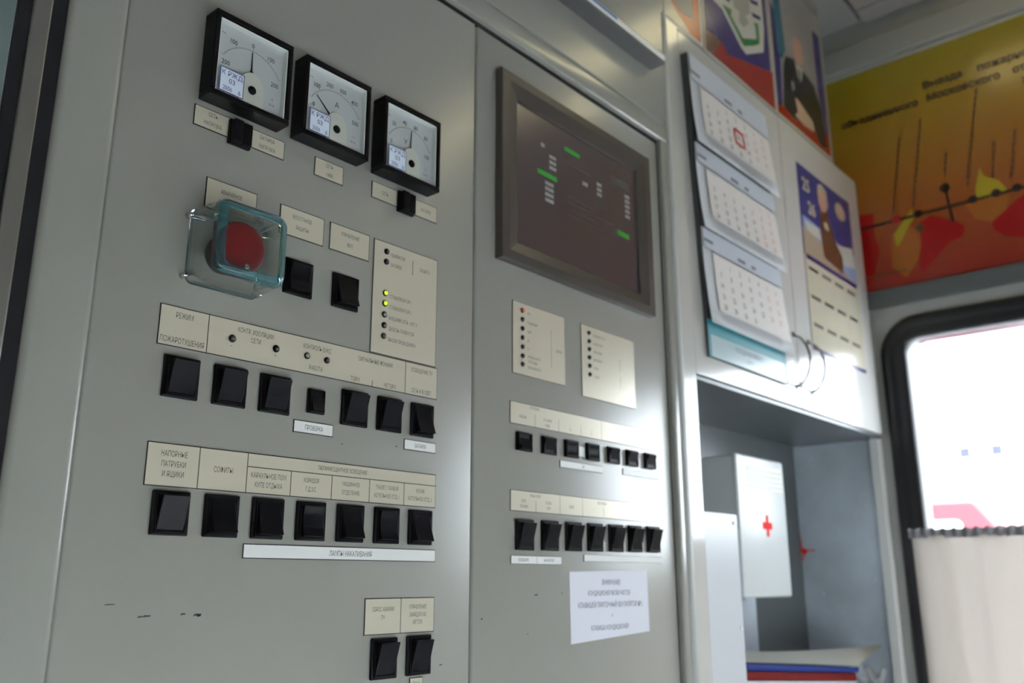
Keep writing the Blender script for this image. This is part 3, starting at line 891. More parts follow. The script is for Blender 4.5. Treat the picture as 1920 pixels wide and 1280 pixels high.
# ------------------------------------------------------------------ switches
def rocker_parts(w, h, state, t, cx, cz):
    bz = MB(BLACK)
    bz.box(cx - w / 2, cx + w / 2, -0.0030, -0.0001, cz - h / 2, cz + h / 2, 0.0009)
    # raised inner collar
    iw, ih = w * 0.37, h * 0.41
    for a0, a1, b0, b1 in ((-iw - 0.001, iw + 0.001, ih, ih + 0.001), (-iw - 0.001, iw + 0.001, -ih - 0.001, -ih), (-iw - 0.001, -iw, -ih, ih), (iw, iw + 0.001, -ih, ih)):
        bz.box(cx + a0, cx + a1, -0.0040, -0.0028, cz + b0, cz + b1)
    bz.build('bezel', t)
    k = h / 0.0305
    top, mid, bot = {'up': (0.0104, 0.0068, 0.0036), 'down': (0.0036, 0.0062, 0.0104), 'mid': (0.0078, 0.0052, 0.0078)}[state]
    n = 8
    prof = []
    for i in range(n + 1):
        s = -1 + 2 * i / n            # -1 bottom .. +1 top
        lin = (bot * (1 - s) + top * (1 + s)) / 2
        prof.append((s * ih * 0.96, (lin + (mid - (top + bot) / 2) * (1 - s * s)) * k))
    rb = MB(BLACKG)
    pts = [(prof[0][0], 0.0010)] + prof + [(prof[-1][0], 0.0010)]
    rb.prism([(w_, v_) for v_, w_ in pts], lambda u, v, w2: Vector((cx + w2, -u, cz + v)), -iw * 0.97, iw * 0.97, bev=0.0007)
    rb.build('rocker', t)


PROTO = {}


def rocker(x, z, state, label, group, w=0.0284, h=0.0306):
    key = (state, w, h)
    if key not in PROTO:
        t = thing('rocker_switch', label, 'switch', (x, 0, z - h / 2), group)
        rocker_parts(w, h, state, t, x, z)
        PROTO[key] = t
        return t
    return dup(PROTO[key], (x, 0, z - h / 2), label, group)


ORD = ['first', 'second', 'third', 'fourth', 'fifth', 'sixth', 'seventh']
GRP = 'black rocker switches on the control doors'
r1 = ['up', 'up', 'up', None, 'up', 'up', 'down']
what = ['under the words РЕЖИМ ПОЖАРОТУШЕНИЯ', 'under the indicator marked minus', 'under the indicator marked plus', '', 'under the word ТОРМ', 'under the word НЕТОРМ', 'under ОСВЕЩЕНИЕ ПУ']
for k, x in enumerate((0.3234, 0.3637, 0.4040, 0.4440, 0.4846, 0.5240, 0.5640)):
    if r1[k] is None:
        rocker(x, 1.5419, 'down', 'smallest black rocker switch, above the plate reading ПРОВЕРКА', GRP, 0.0172, 0.0202)
    else:
        rocker(x, 1.5419, r1[k], 'black rocker switch %s, %s in upper left-door row' % (what[k], ORD[k]), GRP)
r2 = ['up', 'down', 'down', 'mid', 'down', 'mid', 'down']
what = ['under НАПОРНЫЕ ПАТРУБКИ И ЯЩИКИ', 'under the word СОФИТЫ', 'under КАРАУЛЬНОЕ ПОМ.', 'under the word КОРИДОР', 'under МАШИННОЕ ОТДЕЛЕНИЕ', 'under ТУАЛЕТ, ТАМБУР', 'under the word КУХНЯ']
for k, x in enumerate((0.3250, 0.3651, 0.4049, 0.4451, 0.4852, 0.5251, 0.5648)):
    rocker(x, 1.4453, r2[k], 'black rocker switch %s, %s in lower left-door row' % (what[k], ORD[k]), GRP)
rocker(0.5270, 1.3368, 'up', 'black rocker switch under СБРОС АВАРИИ, bottom of the left door', GRP, 0.0284, 0.0326)
rocker(0.5666, 1.3372, 'up', 'black rocker switch under ЗАРЯДОМ АБ, bottom of the left door', GRP, 0.0284, 0.0326)
rocker(0.4190, 1.6426, 'mid', 'black rocker switch partly hidden by the clear protective box', GRP)
rocker(0.4685, 1.6424, 'down', 'black rocker switch under УПРАВЛЕНИЕ ВКЛ', GRP)
for k, (x, z, s) in enumerate(((0.7098, 1.5385, 'down'), (0.7510, 1.5390, 'up'), (0.7908, 1.5397, 'mid'), (0.8308, 1.5403, 'mid'), (0.8718, 1.5408, 'up'), (0.9110, 1.5412, 'up'), (0.9510, 1.5415, 'up'))):
    rocker(x, z, s, 'small black rocker switch, %s from the left in the upper row of the right door' % ORD[k], GRP, 0.0255, 0.0192)
for k, x in enumerate((0.7099, 0.7510, 0.7920, 0.8317, 0.8722, 0.9115, 0.9515)):
    rocker(x, 1.4440 + 0.0005 * k, 'up', 'black rocker switch, %s from the left in the lower row of the right door' % ORD[k], GRP)


def selector(x, z, label):
    t = thing('slide_selector', label, 'switch', (x, 0, z - 0.011), 'black selectors under the meters')
    b = MB(BLACK)
    b.box(x - 0.0100, x + 0.0100, -0.0040, -0.0001, z - 0.0106, z + 0.0106, 0.0008)
    b.build('base', t)
    g = MB(BLACK)
    g.box(x - 0.0088, x - 0.0002, -0.0090, -0.0035, z - 0.0098, z + 0.0098, 0.0012)
    g.box(x + 0.0002, x + 0.0088, -0.0078, -0.0035, z - 0.0098, z + 0.0098, 0.0012)
    g.build('slider', t)


selector(0.3538, 1.7480, 'black selector block under the first meter, beside БАТАРЕЯ-НАГРУЗКА')
selector(0.5348, 1.7475, 'black selector block under the last meter, beside СЕТЬ')

# ------------------------------------------------------------------ emergency button and its clear cover
eb = thing('emergency_button', 'round red mushroom button inside the clear bluish box', 'button', (0.349, 0, 1.622))
MB(BLACK).lathe((0.349, -0.0002, 1.6430), (0, -1, 0), [(0, 0.0155), (0.004, 0.0155), (0.005, 0.013), (0.005, 0.0105), (0.016, 0.0105)], 28).build('collar', eb)
MB(REDB).lathe((0.349, -0.0160, 1.6437), (0, -1, 0), [(0, 0.012), (0.001, 0.0185), (0.004, 0.0203), (0.0095, 0.0203), (0.0113, 0.0198), (0.0123, 0.0184), (0.0128, 0.0120), (0.0130, 0.0002)], 40).build('cap', eb)
MB(CHROME).lathe((0.3532, -0.0285, 1.6290), (0, -1, 0), [(0, 0.0024), (0.0006, 0.0024), (0.0010, 0.0016), (0.0006, 0.0009), (0.0004, 0.0002)], 16).build('key_slot', eb)
pc = thing('protective_cover', 'clear bluish plastic box screwed over the red button', 'cover', (0.349, 0, 1.613))


def cover_shell():
    b = bmesh.new()
    x0, x1, zz0, zz1, yf = 0.3200, 0.3808, 1.6150, 1.6735, -0.0416

    def loop(g, y, r):
        return [b.verts.new((u, y, v)) for u, v in rrect(x0 + g, x1 - g, zz0 + g, zz1 - g, r, 6)]
    L = [loop(-0.001, -0.0004, 0.006), loop(0.0, -0.034, 0.0085), loop(0.0006, -0.0385, 0.0085), loop(0.0022, -0.0408, 0.0085), loop(0.0048, yf, 0.007),
         loop(0.0070, yf, 0.005)]
    I = [loop(0.0070, yf + 0.0026, 0.005), loop(0.0040, yf + 0.0034, 0.0045), loop(0.0030, yf + 0.0060, 0.0045), loop(0.0024, -0.0004, 0.005)]
    n = len(L[0])
    allr = L

    def bridge(A, B, mi):
        for k in range(n):
            f = b.faces.new((A[k], A[(k + 1) % n], B[(k + 1) % n], B[k]))
            f.material_index = mi
            f.smooth = True
    for i in range(len(L) - 1):
        bridge(L[i], L[i + 1], 0 if i == 0 else 1)
    f = b.faces.new(L[-1])
    f.material_index = 0
    for i in range(len(I) - 1):
        bridge(I[i], I[i + 1], 1 if i < 2 else 0)
    f = b.faces.new(list(reversed(I[0])))
    f.material_index = 0
    bridge(I[-1], L[0], 1)
    bmesh.ops.recalc_face_normals(b, faces=b.faces)
    return b


mb = MB(COVERG, COVERE)
_b2 = cover_shell()
_me = bpy.data.meshes.new('tmp')
_b2.to_mesh(_me)
_b2.free()
mb.bm.from_mesh(_me)
mb.build('shell', pc)
for x, z in ((0.3175, 1.6665), (0.3170, 1.6185), (0.3815, 1.6665), (0.3815, 1.6185)):
    MB(CHROME).lathe((x, -0.0002, z), (0, -1, 0), [(0, 0.0020), (0.0050, 0.0020), (0.0062, 0.0013)], 14).build('screw', pc)

# ------------------------------------------------------------------ monitor
mo = thing('panel_monitor', 'dark brown-grey touch screen showing dim green bars on the right door', 'monitor', (0.815, 0, 1.729))
MX0, MX1, MZ0, MZ1 = 0.6650, 0.9665, 1.7290, 1.9535
SX0, SX1, SZ0, SZ1 = 0.6955, 0.9365, 1.7545, 1.9262
b = bmesh.new()


def rl(x0, x1, z0, zt, y):
    return [b.verts.new((x0, y, z0)), b.verts.new((x1, y, z0)), b.verts.new((x1, y, zt)), b.verts.new((x0, y, zt))]


L = [rl(MX0, MX1, MZ0, MZ1, -0.0002), rl(MX0, MX1, MZ0, MZ1, -0.0090), rl(MX0 + 0.001, MX1 - 0.001, MZ0 + 0.001, MZ1 - 0.001, -0.0102), rl(MX0 + 0.013, MX1 - 0.013, MZ0 + 0.011, MZ1 - 0.011, -0.0102), rl(SX0 - 0.001, SX1 + 0.001, SZ0 - 0.001, SZ1 + 0.001, -0.0060), rl(SX0, SX1, SZ0, SZ1, -0.0020)]
for i in range(len(L) - 1):
    for k in range(4):
        b.faces.new((L[i][k], L[i][(k + 1) % 4], L[i + 1][(k + 1) % 4], L[i + 1][k]))
bmesh.ops.recalc_face_normals(b, faces=b.faces)
mbz = MB(BEZEL)
mbz.merge(b)
mbz.build('bezel', mo)
SF = onpanel(-0.0030)
sc_ = MB(SCREEN)
sc_.box(SX0 - 0.0005, SX1 + 0.0005, -0.0030, -0.0005, SZ0 - 0.0005, SZ1 + 0.0005)
W_ = 0.0001


def bar(cx, cz, w, h, m):
    sc_.rect(cx - w / 2, cx + w / 2, cz - h / 2, cz + h / 2, SF, W_, m)


bar(0.744, 1.890, 0.007, 0.005, SCRW)
for z in (1.8805, 1.8735, 1.8665):
    bar(0.7625, z, 0.013, 0.0042, SCRW)
for z in (1.8445, 1.8375, 1.8305, 1.8235):
    bar(0.7555, z, 0.016, 0.0045, SCRW)
bar(0.7520, 1.8545, 0.036, 0.0060, SCRG)
bar(0.8010, 1.9020, 0.030, 0.0055, SCRG)
bar(0.9070, 1.8270, 0.026, 0.0065, SCRG)
bar(0.8262, 1.8690, 0.011, 0.0055, SCRW)
for z in (1.8785, 1.8715, 1.8650):
    bar(0.8560, z, 0.010, 0.0045, SCRW)
bar(0.9040, 1.8965, 0.040, 0.0100, SCRL)
for z in (1.8830, 1.8760, 1.8690, 1.8620, 1.8550):
    bar(0.9185, z, 0.011, 0.0045, SCRW)
for z, x0, x1 in ((1.842, 0.790, 0.862), (1.834, 0.790, 0.890), (1.826, 0.790, 0.895), (1.818, 0.790, 0.895), (1.890, 0.785, 0.82), (1.884, 0.785, 0.84), (1.852, 0.83, 0.89)):
    sc_.rect(x0, x1, z - 0.0005, z + 0.0005, SF, W_, SCRL)
sc_.build('display', mo)

# ------------------------------------------------------------------ tall white cabinet: cupboard over open niche
CX0, CX1 = 1.0380, 1.8120
wc = thing('white_cabinet', 'white cupboard with two doors above an open metal lined niche', 'cabinet', (1.42, 0.1, 0.0))
cs = MB(CABW)
cs.box(CX0, 1.0780, -0.002, 0.19, 0.0, 2.2180, 0.0012)            # left stile and side
cs.box(1.0780, CX1 - 0.010, 0.02, 0.185, 1.674, 1.690)                  # cupboard floor
cs.box(1.0780, CX1 - 0.010, 0.02, 0.185, 2.200, 2.218)                  # cupboard top
cs.box(CX1 - 0.026, CX1 - 0.010, 0.02, 0.185, 1.690, 2.200)
cs.box(CX1 - 0.008, WX - 0.004, 0.008, 0.0258, 0.0, 1.672, 0.001, m=STICK)        # white edge strip of the side panel
cs.box(1.0780, CX1 - 0.010, 0.030, 0.185, 1.168, 1.190)                 # niche shelf
cs.box(1.0780, CX1 - 0.010, 0.030, 0.05, 0.0, 1.168)
cs.build('carcass', wc)
struct(MB(WALLP).box(1.0225, 1.0378, -0.008, 0.05, 0.0, 2.2180, 0.005, seg=3).build('trim_3'), 'rounded grey strip between control cabinet and white cupboard', 'trim')
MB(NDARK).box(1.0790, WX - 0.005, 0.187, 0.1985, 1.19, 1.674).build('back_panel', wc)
sp = MB(GALV)
sp.box(WX - 0.018, WX - 0.0035, 0.026, 0.187, 1.15, 1.672)
for y, z in ((0.150, 1.640), (0.060, 1.560), (0.150, 1.372), (0.047, 1.40)):
    sp.lathe((WX - 0.018, y, z), (-1, 0, 0), [(0, 0.0035), (0.0012, 0.003), (0.0018, 0.0005)], 12)
sp.build('side_panel', wc)
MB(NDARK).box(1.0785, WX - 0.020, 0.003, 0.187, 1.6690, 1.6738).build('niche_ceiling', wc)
# reflection of the red cross, painted on the side panel as flat shapes
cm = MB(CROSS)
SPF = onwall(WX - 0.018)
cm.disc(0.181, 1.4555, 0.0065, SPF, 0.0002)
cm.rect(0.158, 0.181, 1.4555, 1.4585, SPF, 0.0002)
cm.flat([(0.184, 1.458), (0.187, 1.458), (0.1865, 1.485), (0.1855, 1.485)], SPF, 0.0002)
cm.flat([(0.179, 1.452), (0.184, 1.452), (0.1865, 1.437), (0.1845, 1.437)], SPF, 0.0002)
tag(cm.build('cross_reflection'), 'small red cross reflection painted on the grey metal side of the niche', 'mark')

for x0, x1, zb in ((1.0785, 1.4275, 1.6755), (1.4300, 1.8040, 1.6755)):
    d = MB(CABW)
    d.box(x0, x1, -0.0015, 0.018, zb, 2.2150, 0.0015)
    dd = d.build('door', wc)
    hx = x1 - 0.013 if x0 < 1.2 else x0 + 0.046
    h = MB(HCHR)
    pts = []
    zt, zl = (1.799, 1.7085) if x0 < 1.2 else (1.797, 1.7080)
    for k in range(13):
        t = k / 12
        pts.append((hx, -0.0015 - 0.026 * math.sin(math.pi * t) ** 0.55 if 0 < k < 12 else -0.0012, zt + (zl - zt) * t))
    h.tube(pts, 0.0022, 8)
    for z in (zt, zl):
        h.lathe((hx, -0.0014, z), (0, -1, 0), [(0, 0.0050), (0.0018, 0.0048), (0.0022, 0.003)], 14)
    tag(h.build('handle', dd), 'thin chrome bow handle')

# ------------------------------------------------------------------ posters above the cupboard
UF = onpanel(0.0)


def poster(name, x0, x1, z0, z1, label, base, shapes, margin=None):
    mb = MB(base)
    mb.box(x0, x1, -0.0007, -0.0001, z0, z1, m=margin or base)
    if margin:
        mb.rect(x0 + 0.006, x1 - 0.006, z0 + 0.004, z1 - 0.004, UF, 0.0008, base)
    w = 0.0009
    for m, pts in shapes:
        pts = [(min(max(u, x0 + 0.001), x1 - 0.001), min(max(v, z0 + 0.001), z1 - 0.001)) for u, v in pts]
        mb.flat(pts, UF, w, m)
        w += 0.00008
    return tag(mb.build(name), label, 'poster', 'posters above the white cupboard')


poster('poster', 1.041, 1.160, 2.224, 2.55, 'orange-red poster, leftmost of three above the white cupboard', P_ORG, [(P_CREAM, [(1.045, 2.262), (1.060, 2.262), (1.082, 2.247), (1.118, 2.229), (1.043, 2.226)]), (P_GRY, [(1.073, 2.264), (1.095, 2.252), (1.134, 2.262), (1.124, 2.40), (1.06, 2.40)])], P_WHT)
poster('poster', 1.1650, 1.4240, 2.2215, 2.55, 'violet and red poster with a white and green pointed crest', P_BLUE, [
    (P_RED, [(1.190, 2.227), (1.224, 2.268), (1.246, 2.252), (1.329, 2.275), (1.423, 2.300), (1.423, 2.223)]),
    (P_BROWN, [(1.172, 2.226), (1.172, 2.262), (1.205, 2.268), (1.222, 2.262), (1.190, 2.227)]),
    (P_WHT, [(1.160, 2.352), (1.210, 2.336), (1.237, 2.335), (1.300, 2.291), (1.318, 2.287), (1.392, 2.327), (1.402, 2.381), (1.400, 2.46), (1.19, 2.46)]),
    (P_GRN, [(1.236, 2.345), (1.273, 2.353), (1.269, 2.339), (1.309, 2.315), (1.366, 2.341), (1.365, 2.361), (1.358, 2.372), (1.378, 2.379), (1.378, 2.338), (1.351, 2.320), (1.311, 2.300), (1.257, 2.333)]),
    (P_BLUE, [(1.351, 2.390), (1.390, 2.400), (1.389, 2.391), (1.358, 2.383)]),
    (P_BLUE, [(1.345, 2.415), (1.383, 2.427), (1.385, 2.419), (1.354, 2.409)]),
    (P_BLUE, [(1.243, 2.359), (1.268, 2.378), (1.267, 2.363)]),
    (P_STN, [(1.276, 2.386), (1.300, 2.42), (1.346, 2.42), (1.345, 2.383), (1.325, 2.368), (1.338, 2.360), (1.315, 2.339), (1.297, 2.342), (1.302, 2.365), (1.282, 2.362)]),
], P_CREAM)
poster('poster', 1.4290, 1.6820, 2.2215, 2.55, 'poster of a person in a dark suit and tie pointing downward', P_GRY, [
    (P_BLUE, [(1.436, 2.240), (1.436, 2.470), (1.472, 2.42), (1.466, 2.346), (1.458, 2.245)]),
    (P_TEAL, [(1.450, 2.49), (1.484, 2.49), (1.492, 2.380), (1.472, 2.352), (1.460, 2.36), (1.453, 2.43)]),
    (P_BLUE, [(1.640, 2.50), (1.676, 2.50), (1.678, 2.26), (1.650, 2.262), (1.643, 2.36)]),
    (P_RED, [(1.434, 2.240), (1.450, 2.247), (1.539, 2.250), (1.620, 2.256), (1.650, 2.275), (1.678, 2.275), (1.678, 2.225), (1.434, 2.225)]),
    (P_NAVY, [(1.476, 2.340), (1.490, 2.366), (1.531, 2.379), (1.545, 2.35), (1.572, 2.372), (1.622, 2.362), (1.648, 2.320), (1.660, 2.27), (1.660, 2.236), (1.625, 2.232), (1.600, 2.262), (1.511, 2.240), (1.462, 2.250)]),
    (P_WHT, [(1.536, 2.372), (1.568, 2.373), (1.558, 2.342), (1.545, 2.344)]),
    (P_NAVY, [(1.547, 2.366), (1.557, 2.366), (1.555, 2.342), (1.549, 2.342)]),
    (P_FACE, [(1.534, 2.436), (1.554, 2.444), (1.574, 2.430), (1.578, 2.405), (1.570, 2.385), (1.552, 2.374), (1.536, 2.384), (1.528, 2.41)]),
    (P_GRY, [(1.528, 2.41), (1.530, 2.442), (1.555, 2.452), (1.578, 2.44), (1.58, 2.415), (1.572, 2.432), (1.554, 2.440), (1.534, 2.430)]),
    (P_STN, [(1.505, 2.318), (1.518, 2.325), (1.522, 2.310), (1.510, 2.300)]),
    (P_HAND, [(1.517, 2.290), (1.528, 2.292), (1.556, 2.284), (1.598, 2.271), (1.600, 2.249), (1.551, 2.244), (1.509, 2.250), (1.526, 2.262), (1.522, 2.272)]),
], P_CREAM)

# ------------------------------------------------------------------ three-block calendar on the left cupboard door
tc_ = thing('wall_calendar', 'three-block month calendar hanging on the left cupboard door', 'calendar', (1.205, -0.01, 1.705))
bk = MB(TEALD, TEAL)
ytop, ybot = -0.013, -0.006


def shear(z):
    return 0.012 + 0.030 * (2.172 - z) / 0.467


def ycal(z):
    return ybot + (ytop - ybot) * (z - 1.705) / (2.172 - 1.705)


bk.prism([(1.705, 0.0022), (2.172, 0.0022), (2.172, -ytop), (1.705, -ybot)], lambda u, v, w: Vector((w + shear(u), -v, u)), 1.0690, 1.3270, m=TEALD)
bk.build('backing_board', tc_)
KF = lambda u, v, w: Vector((u + shear(v), ycal(v) - w, v))
ad = MB(TEAL)
ad.rect(1.0690, 1.3270, 1.7055, 1.760, KF, 0.0004, TEAL)
ad.rect(1.0760, 1.3190, 1.7060, 1.7375, KF, 0.0008, mat('pale_teal_card', (0.42, 0.52, 0.55), 0.2))
ad.text('ПОЗДРАВЛЯЕМ С', 1.195, 1.7290, 0.0075, KF, 0.0009, CNUM, maxw=0.19, cond=1.0, weight=0.01)
ad.text('Д.Н.С.', 1.195, 1.7175, 0.0055, KF, 0.0009, CNUM, cond=1.0)
tag(ad.build('footer_card', tc_), 'teal edged footer card')


def block(zt, zb, zh, first, ndays, mark):
    mb = MB(CALP)

    def yb_(u, v):
        s = (zt - v) / (zt - zb)
        return ycal(v) - 0.0022 - 0.007 * s ** 2.2
    F = lambda u, v, w: Vector((u + shear(v) + 0.012 * ((zt - v) / (zt - zb)) * ((u - 1.07) / 0.26) * 1.3, yb_(u, v) - w, v))
    x0, x1 = 1.0680, 1.3290
    mb.grid(lambda a, c: F(x0 + (x1 - x0) * a, zb + (zt - zb) * c, 0.0), 6, 12, thick=0.0012)
    # header band, field, footer line

    def patch(u0, u1, v0, v1, w, m):
        n = 8
        for k in range(n):
            a, c = v0 + (v1 - v0) * k / n, v0 + (v1 - v0) * (k + 1) / n
            mb.flat([(u0, a), (u1, a), (u1, c), (u0, c)], F, w, m)
    patch(x0 + 0.002, x1 - 0.002, zh, zt - 0.001, 0.0018, CALH)
    patch(x0 + 0.026, x1 - 0.006, zb + 0.022, zh - 0.004, 0.0018, CALG)
    patch(x0 + 0.002, x1 - 0.002, zh - 0.0022, zh - 0.0010, 0.0020, CNUM)
    patch(x0 + 0.002, x1 - 0.002, zb + 0.0165, zb + 0.0175, 0.0020, CALH)
    patch(x0 + 0.002, x0 + 0.030, zh + 0.0085, zh + 0.0135, 0.0020, CNUM)
    patch(x0 + 0.105, x0 + 0.130, zh + 0.0045, zh + 0.0100, 0.0020, CNUM)
    patch(x0 + 0.150, x0 + 0.165, zh + 0.0045, zh + 0.0100, 0.0020, CNUM)
    rows = 5
    dz = (zh - 0.008 - zb - 0.024) / rows
    day = 1 - first
    for r in range(rows + (1 if False else 0)):
        for c in range(7):
            if 1 <= day <= ndays:
                mb.text(str(day), x0 + 0.045 + 0.0305 * c, zh - 0.008 - dz * (r + 0.5), 0.0085, F, 0.0020, CRED if c > 4 else CNUM, cond=0.85, weight=0.012)
            day += 1
    mb.build('month_block', tc_)
    if mark:
        mk = MB(RED)
        u, v, hw, hh, t = 1.2060, 2.0830, 0.0165, 0.0140, 0.0042
        for a0, a1, b0, b1 in ((-hw, hw, hh - t, hh), (-hw, hw, -hh, -hh + t), (-hw, -hw + t, -hh + t, hh - t), (hw - t, hw, -hh + t, hh - t)):
            mk.flat([(u + a0, v + b0), (u + a1, v + b0), (u + a1, v + b1), (u + a0, v + b1)], F, 0.0032)
        tag(mk.build('day_marker', tc_), 'red square day marker')


block(2.1710, 2.026, 2.130, 2, 31, True)
block(2.0270, 1.893, 1.997, 5, 30, False)
block(1.8960, 1.752, 1.866, 1, 31, False)

# ------------------------------------------------------------------ poster calendar on the right cupboard door
pcx = MB(P_DBLUE)
RF = onpanel(-0.0015 + 0.0)
RF = lambda u, v, w: Vector((u, -0.0016 - w, v))
pcx.prism([(1.4930, 1.7935), (1.7480, 1.7880), (1.7480, 2.1480), (1.4930, 2.1480)], RF, 0.0001, 0.0005)
L8 = [(P_SKY, [(1.500, 2.045), (1.747, 2.03), (1.747, 1.970), (1.500, 1.975)]),
      (P_WHT, [(1.653, 2.030), (1.740, 2.045), (1.747, 2.005), (1.690, 1.995)]),
      (P_WHT, [(1.507, 2.036), (1.570, 2.038), (1.584, 2.018), (1.520, 2.014)]),
      (P_SAND, [(1.497, 2.022), (1.587, 2.011), (1.677, 1.982), (1.747, 1.972), (1.747, 1.966), (1.497, 1.966)]),
      (P_BROWN, [(1.588, 2.090), (1.622, 2.085), (1.652, 2.035), (1.683, 2.012), (1.678, 1.976), (1.585, 1.985), (1.580, 2.03)]),
      (P_CREAM, [(1.600, 2.062), (1.618, 2.062), (1.625, 2.048), (1.604, 2.046)]),
      (P_FACE, [(1.584, 2.124), (1.604, 2.132), (1.624, 2.124), (1.630, 2.104), (1.620, 2.086), (1.600, 2.080), (1.584, 2.093)]),
      (P_CREAM, [(1.582, 2.112), (1.586, 2.134), (1.606, 2.140), (1.626, 2.132), (1.631, 2.112), (1.622, 2.122), (1.604, 2.127), (1.590, 2.122)])]
w = 0.0006
for m, pts in L8:
    pcx.flat(pts, RF, w, m)
    w += 0.00006
pcx.disc(1.692, 2.110, 0.026, RF, w, P_CREAM, 24, 0.72)
pcx.disc(1.692, 2.110, 0.019, RF, w + 0.0001, P_FACE, 24, 0.72)
pcx.text('25', 1.528, 2.113, 0.026, RF, w, P_CREAM, cond=0.95, weight=0.03)
pcx.text('26', 1.546, 2.070, 0.026, RF, w, P_CREAM, cond=0.95, weight=0.03)
pcx.rect(1.4935, 1.7475, 1.7945, 1.9660, RF, w, P_CREAM)
pcx.rect(1.5000, 1.7420, 1.9600, 1.9695, RF, w + 0.0001, P_BLUE)
for r, zc in enumerate((1.944, 1.890, 1.838)):
    for c in range(4):
        x = 1.507 + 0.060 * c
        pcx.rect(x, x + 0.042, zc - 0.0032, zc + 0.0032, RF, w + 0.0001, INK)
        for rr in range(4):
            pcx.rect(x + 0.002, x + 0.040, zc - 0.0125 - 0.0075 * rr, zc - 0.0105 - 0.0075 * rr, RF, w + 0.0001, P_STN)
pcx.rect(1.4935, 1.7475, 1.7890, 1.7950, RF, w + 0.0001, P_BLUE)
tag(pcx.build('poster_calendar'), 'glossy blue and cream year calendar on the right cupboard door', 'calendar')

# ------------------------------------------------------------------ niche contents
# first aid box hanging on the back
fa = thing('first_aid_box', 'white first aid box with red cross hanging in the niche', 'box', (1.44, 0.14, 1.372))
bx = MB(AIDM)
FX0, FX1, FYY = 1.3600, 1.5350, 0.090
bx.box(FX0, FX1, FYY + 0.006, 0.186, 1.374, 1.600, 0.003)
bx.build('body', fa)
lid = MB(AIDM)
lid.box(FX0 - 0.002, FX1 + 0.002, FYY, FYY + 0.008, 1.3715, 1.6025, 0.0035, seg=3)
AF = onpanel(FYY)
lid.rect(1.445, 1.4565, 1.462, 1.512, AF, 0.0003, CROSS) if False else None
ld_ = lid.build('lid', fa)
cr = MB(CROSS)
for u0, u1, v0, v1 in ((1.4530, 1.4640, 1.4700, 1.5060), (1.4400, 1.4530, 1.4820, 1.4940), (1.4640, 1.4770, 1.4820, 1.4940)):
    cr.rect(u0, u1, v0, v1, AF, 0.0003)
tag(cr.build('red_cross', ld_), 'red cross print')
lb = MB(mat('cream_label', (0.60, 0.58, 0.52), 0.5))
lb.rect(1.393, 1.530, 1.5465, 1.5890, AF, 0.0003)
for k in range(4):
    lb.rect(1.398, 1.525, 1.5530 + 0.0085 * k, 1.5555 + 0.0085 * k, AF, 0.0005, P_STN)
tag(lb.build('paper_label', ld_), 'faded paper label')
tag(MB(GALV).box(1.500, 1.560, 0.170, 0.1865, 1.195, 1.371, 0.002).build('mounting_post'), 'grey metal post under the first aid box', 'post')
# white enclosure at the left of the niche
wb = thing('white_enclosure', 'plain white metal enclosure standing left of the first aid box', 'box', (1.14, 0.1, 1.19))
MB(WBOX).box(1.0795, 1.2125, 0.028, 0.168, 1.1905, 1.4880, 0.002).build('body', wb)
MB(WBOX).box(1.0790, 1.2135, 0.020, 0.0275, 1.1905, 1.4910, 0.002).build('front_plate', wb)
for x, z in ((1.2040, 1.3340), (1.2020, 1.4780)):
    MB(CHROME).lathe((x, 0.0200, z), (0, -1, 0), [(0, 0.0028), (0.0014, 0.0026), (0.002, 0.001)], 12).build('screw', wb)
# ledgers
b1 = thing('red_binder', 'red binder lying between the blue and the white binder in the niche', 'binder', (1.45, 0.1, 1.19))
BFN = lambda u, v, w: Vector((u, w, v))
MB(BRED).prism([(1.2165, 1.2640), (1.6240, 1.2320), (1.6240, 1.2450), (1.2165, 1.2770)], BFN, 0.024, 0.130, bev=0.003).build('cover', b1)
tag(MB(WBOX).prism([(1.2165, 1.1905), (1.6200, 1.1905), (1.6200, 1.2318), (1.2165, 1.2638)], BFN, 0.022, 0.130, bev=0.003).build('white_binder'), 'white binder at the bottom of the niche stack', 'binder')
b2_ = thing('blue_binder', 'blue binder lying on the red binder in the niche', 'binder', (1.45, 0.1, 1.26))
MB(BBLUE).prism([(1.2165, 1.2772), (1.6270, 1.2452), (1.6300, 1.2538), (1.2165, 1.2860)], BFN, 0.0205, 0.130, bev=0.003).build('cover', b2_)


def sheetf(a, c):
    x = 1.2165 + 0.407 * a + 0.170 * c * a ** 3
    y = 0.0205 + (0.080 - 0.067 * a ** 3) * c
    z0 = 1.2885 - 0.0320 * a
    z1 = 1.3010 - 0.030 * a + 0.0115 * a ** 4
    return (x, y, z0 + (z1 - z0) * c)


tag(MB(CREAM).grid(sheetf, 24, 10, thick=0.0012).build('cream_folder'), 'cream card folder with curled corner on top of the blue binder', 'folder')
random.seed(11)
fl = MB(WRAP)


def film(a, c):
    x = 1.633 + 0.130 * a
    y = 0.022 + 0.060 * c
    z = 1.2480 - 0.020 * a + 0.010 * math.sin(a * 9 + c * 5) + 0.008 * math.sin(c * 13 - a * 4) + random.uniform(-0.004, 0.004)
    return (x, y, z)


fl.grid(film, 14, 8, thick=0.0008)
for k in range(3):
    pass
tag(fl.build('plastic_wrap'), 'crumpled clear plastic film at the right end of the binders', 'wrap')

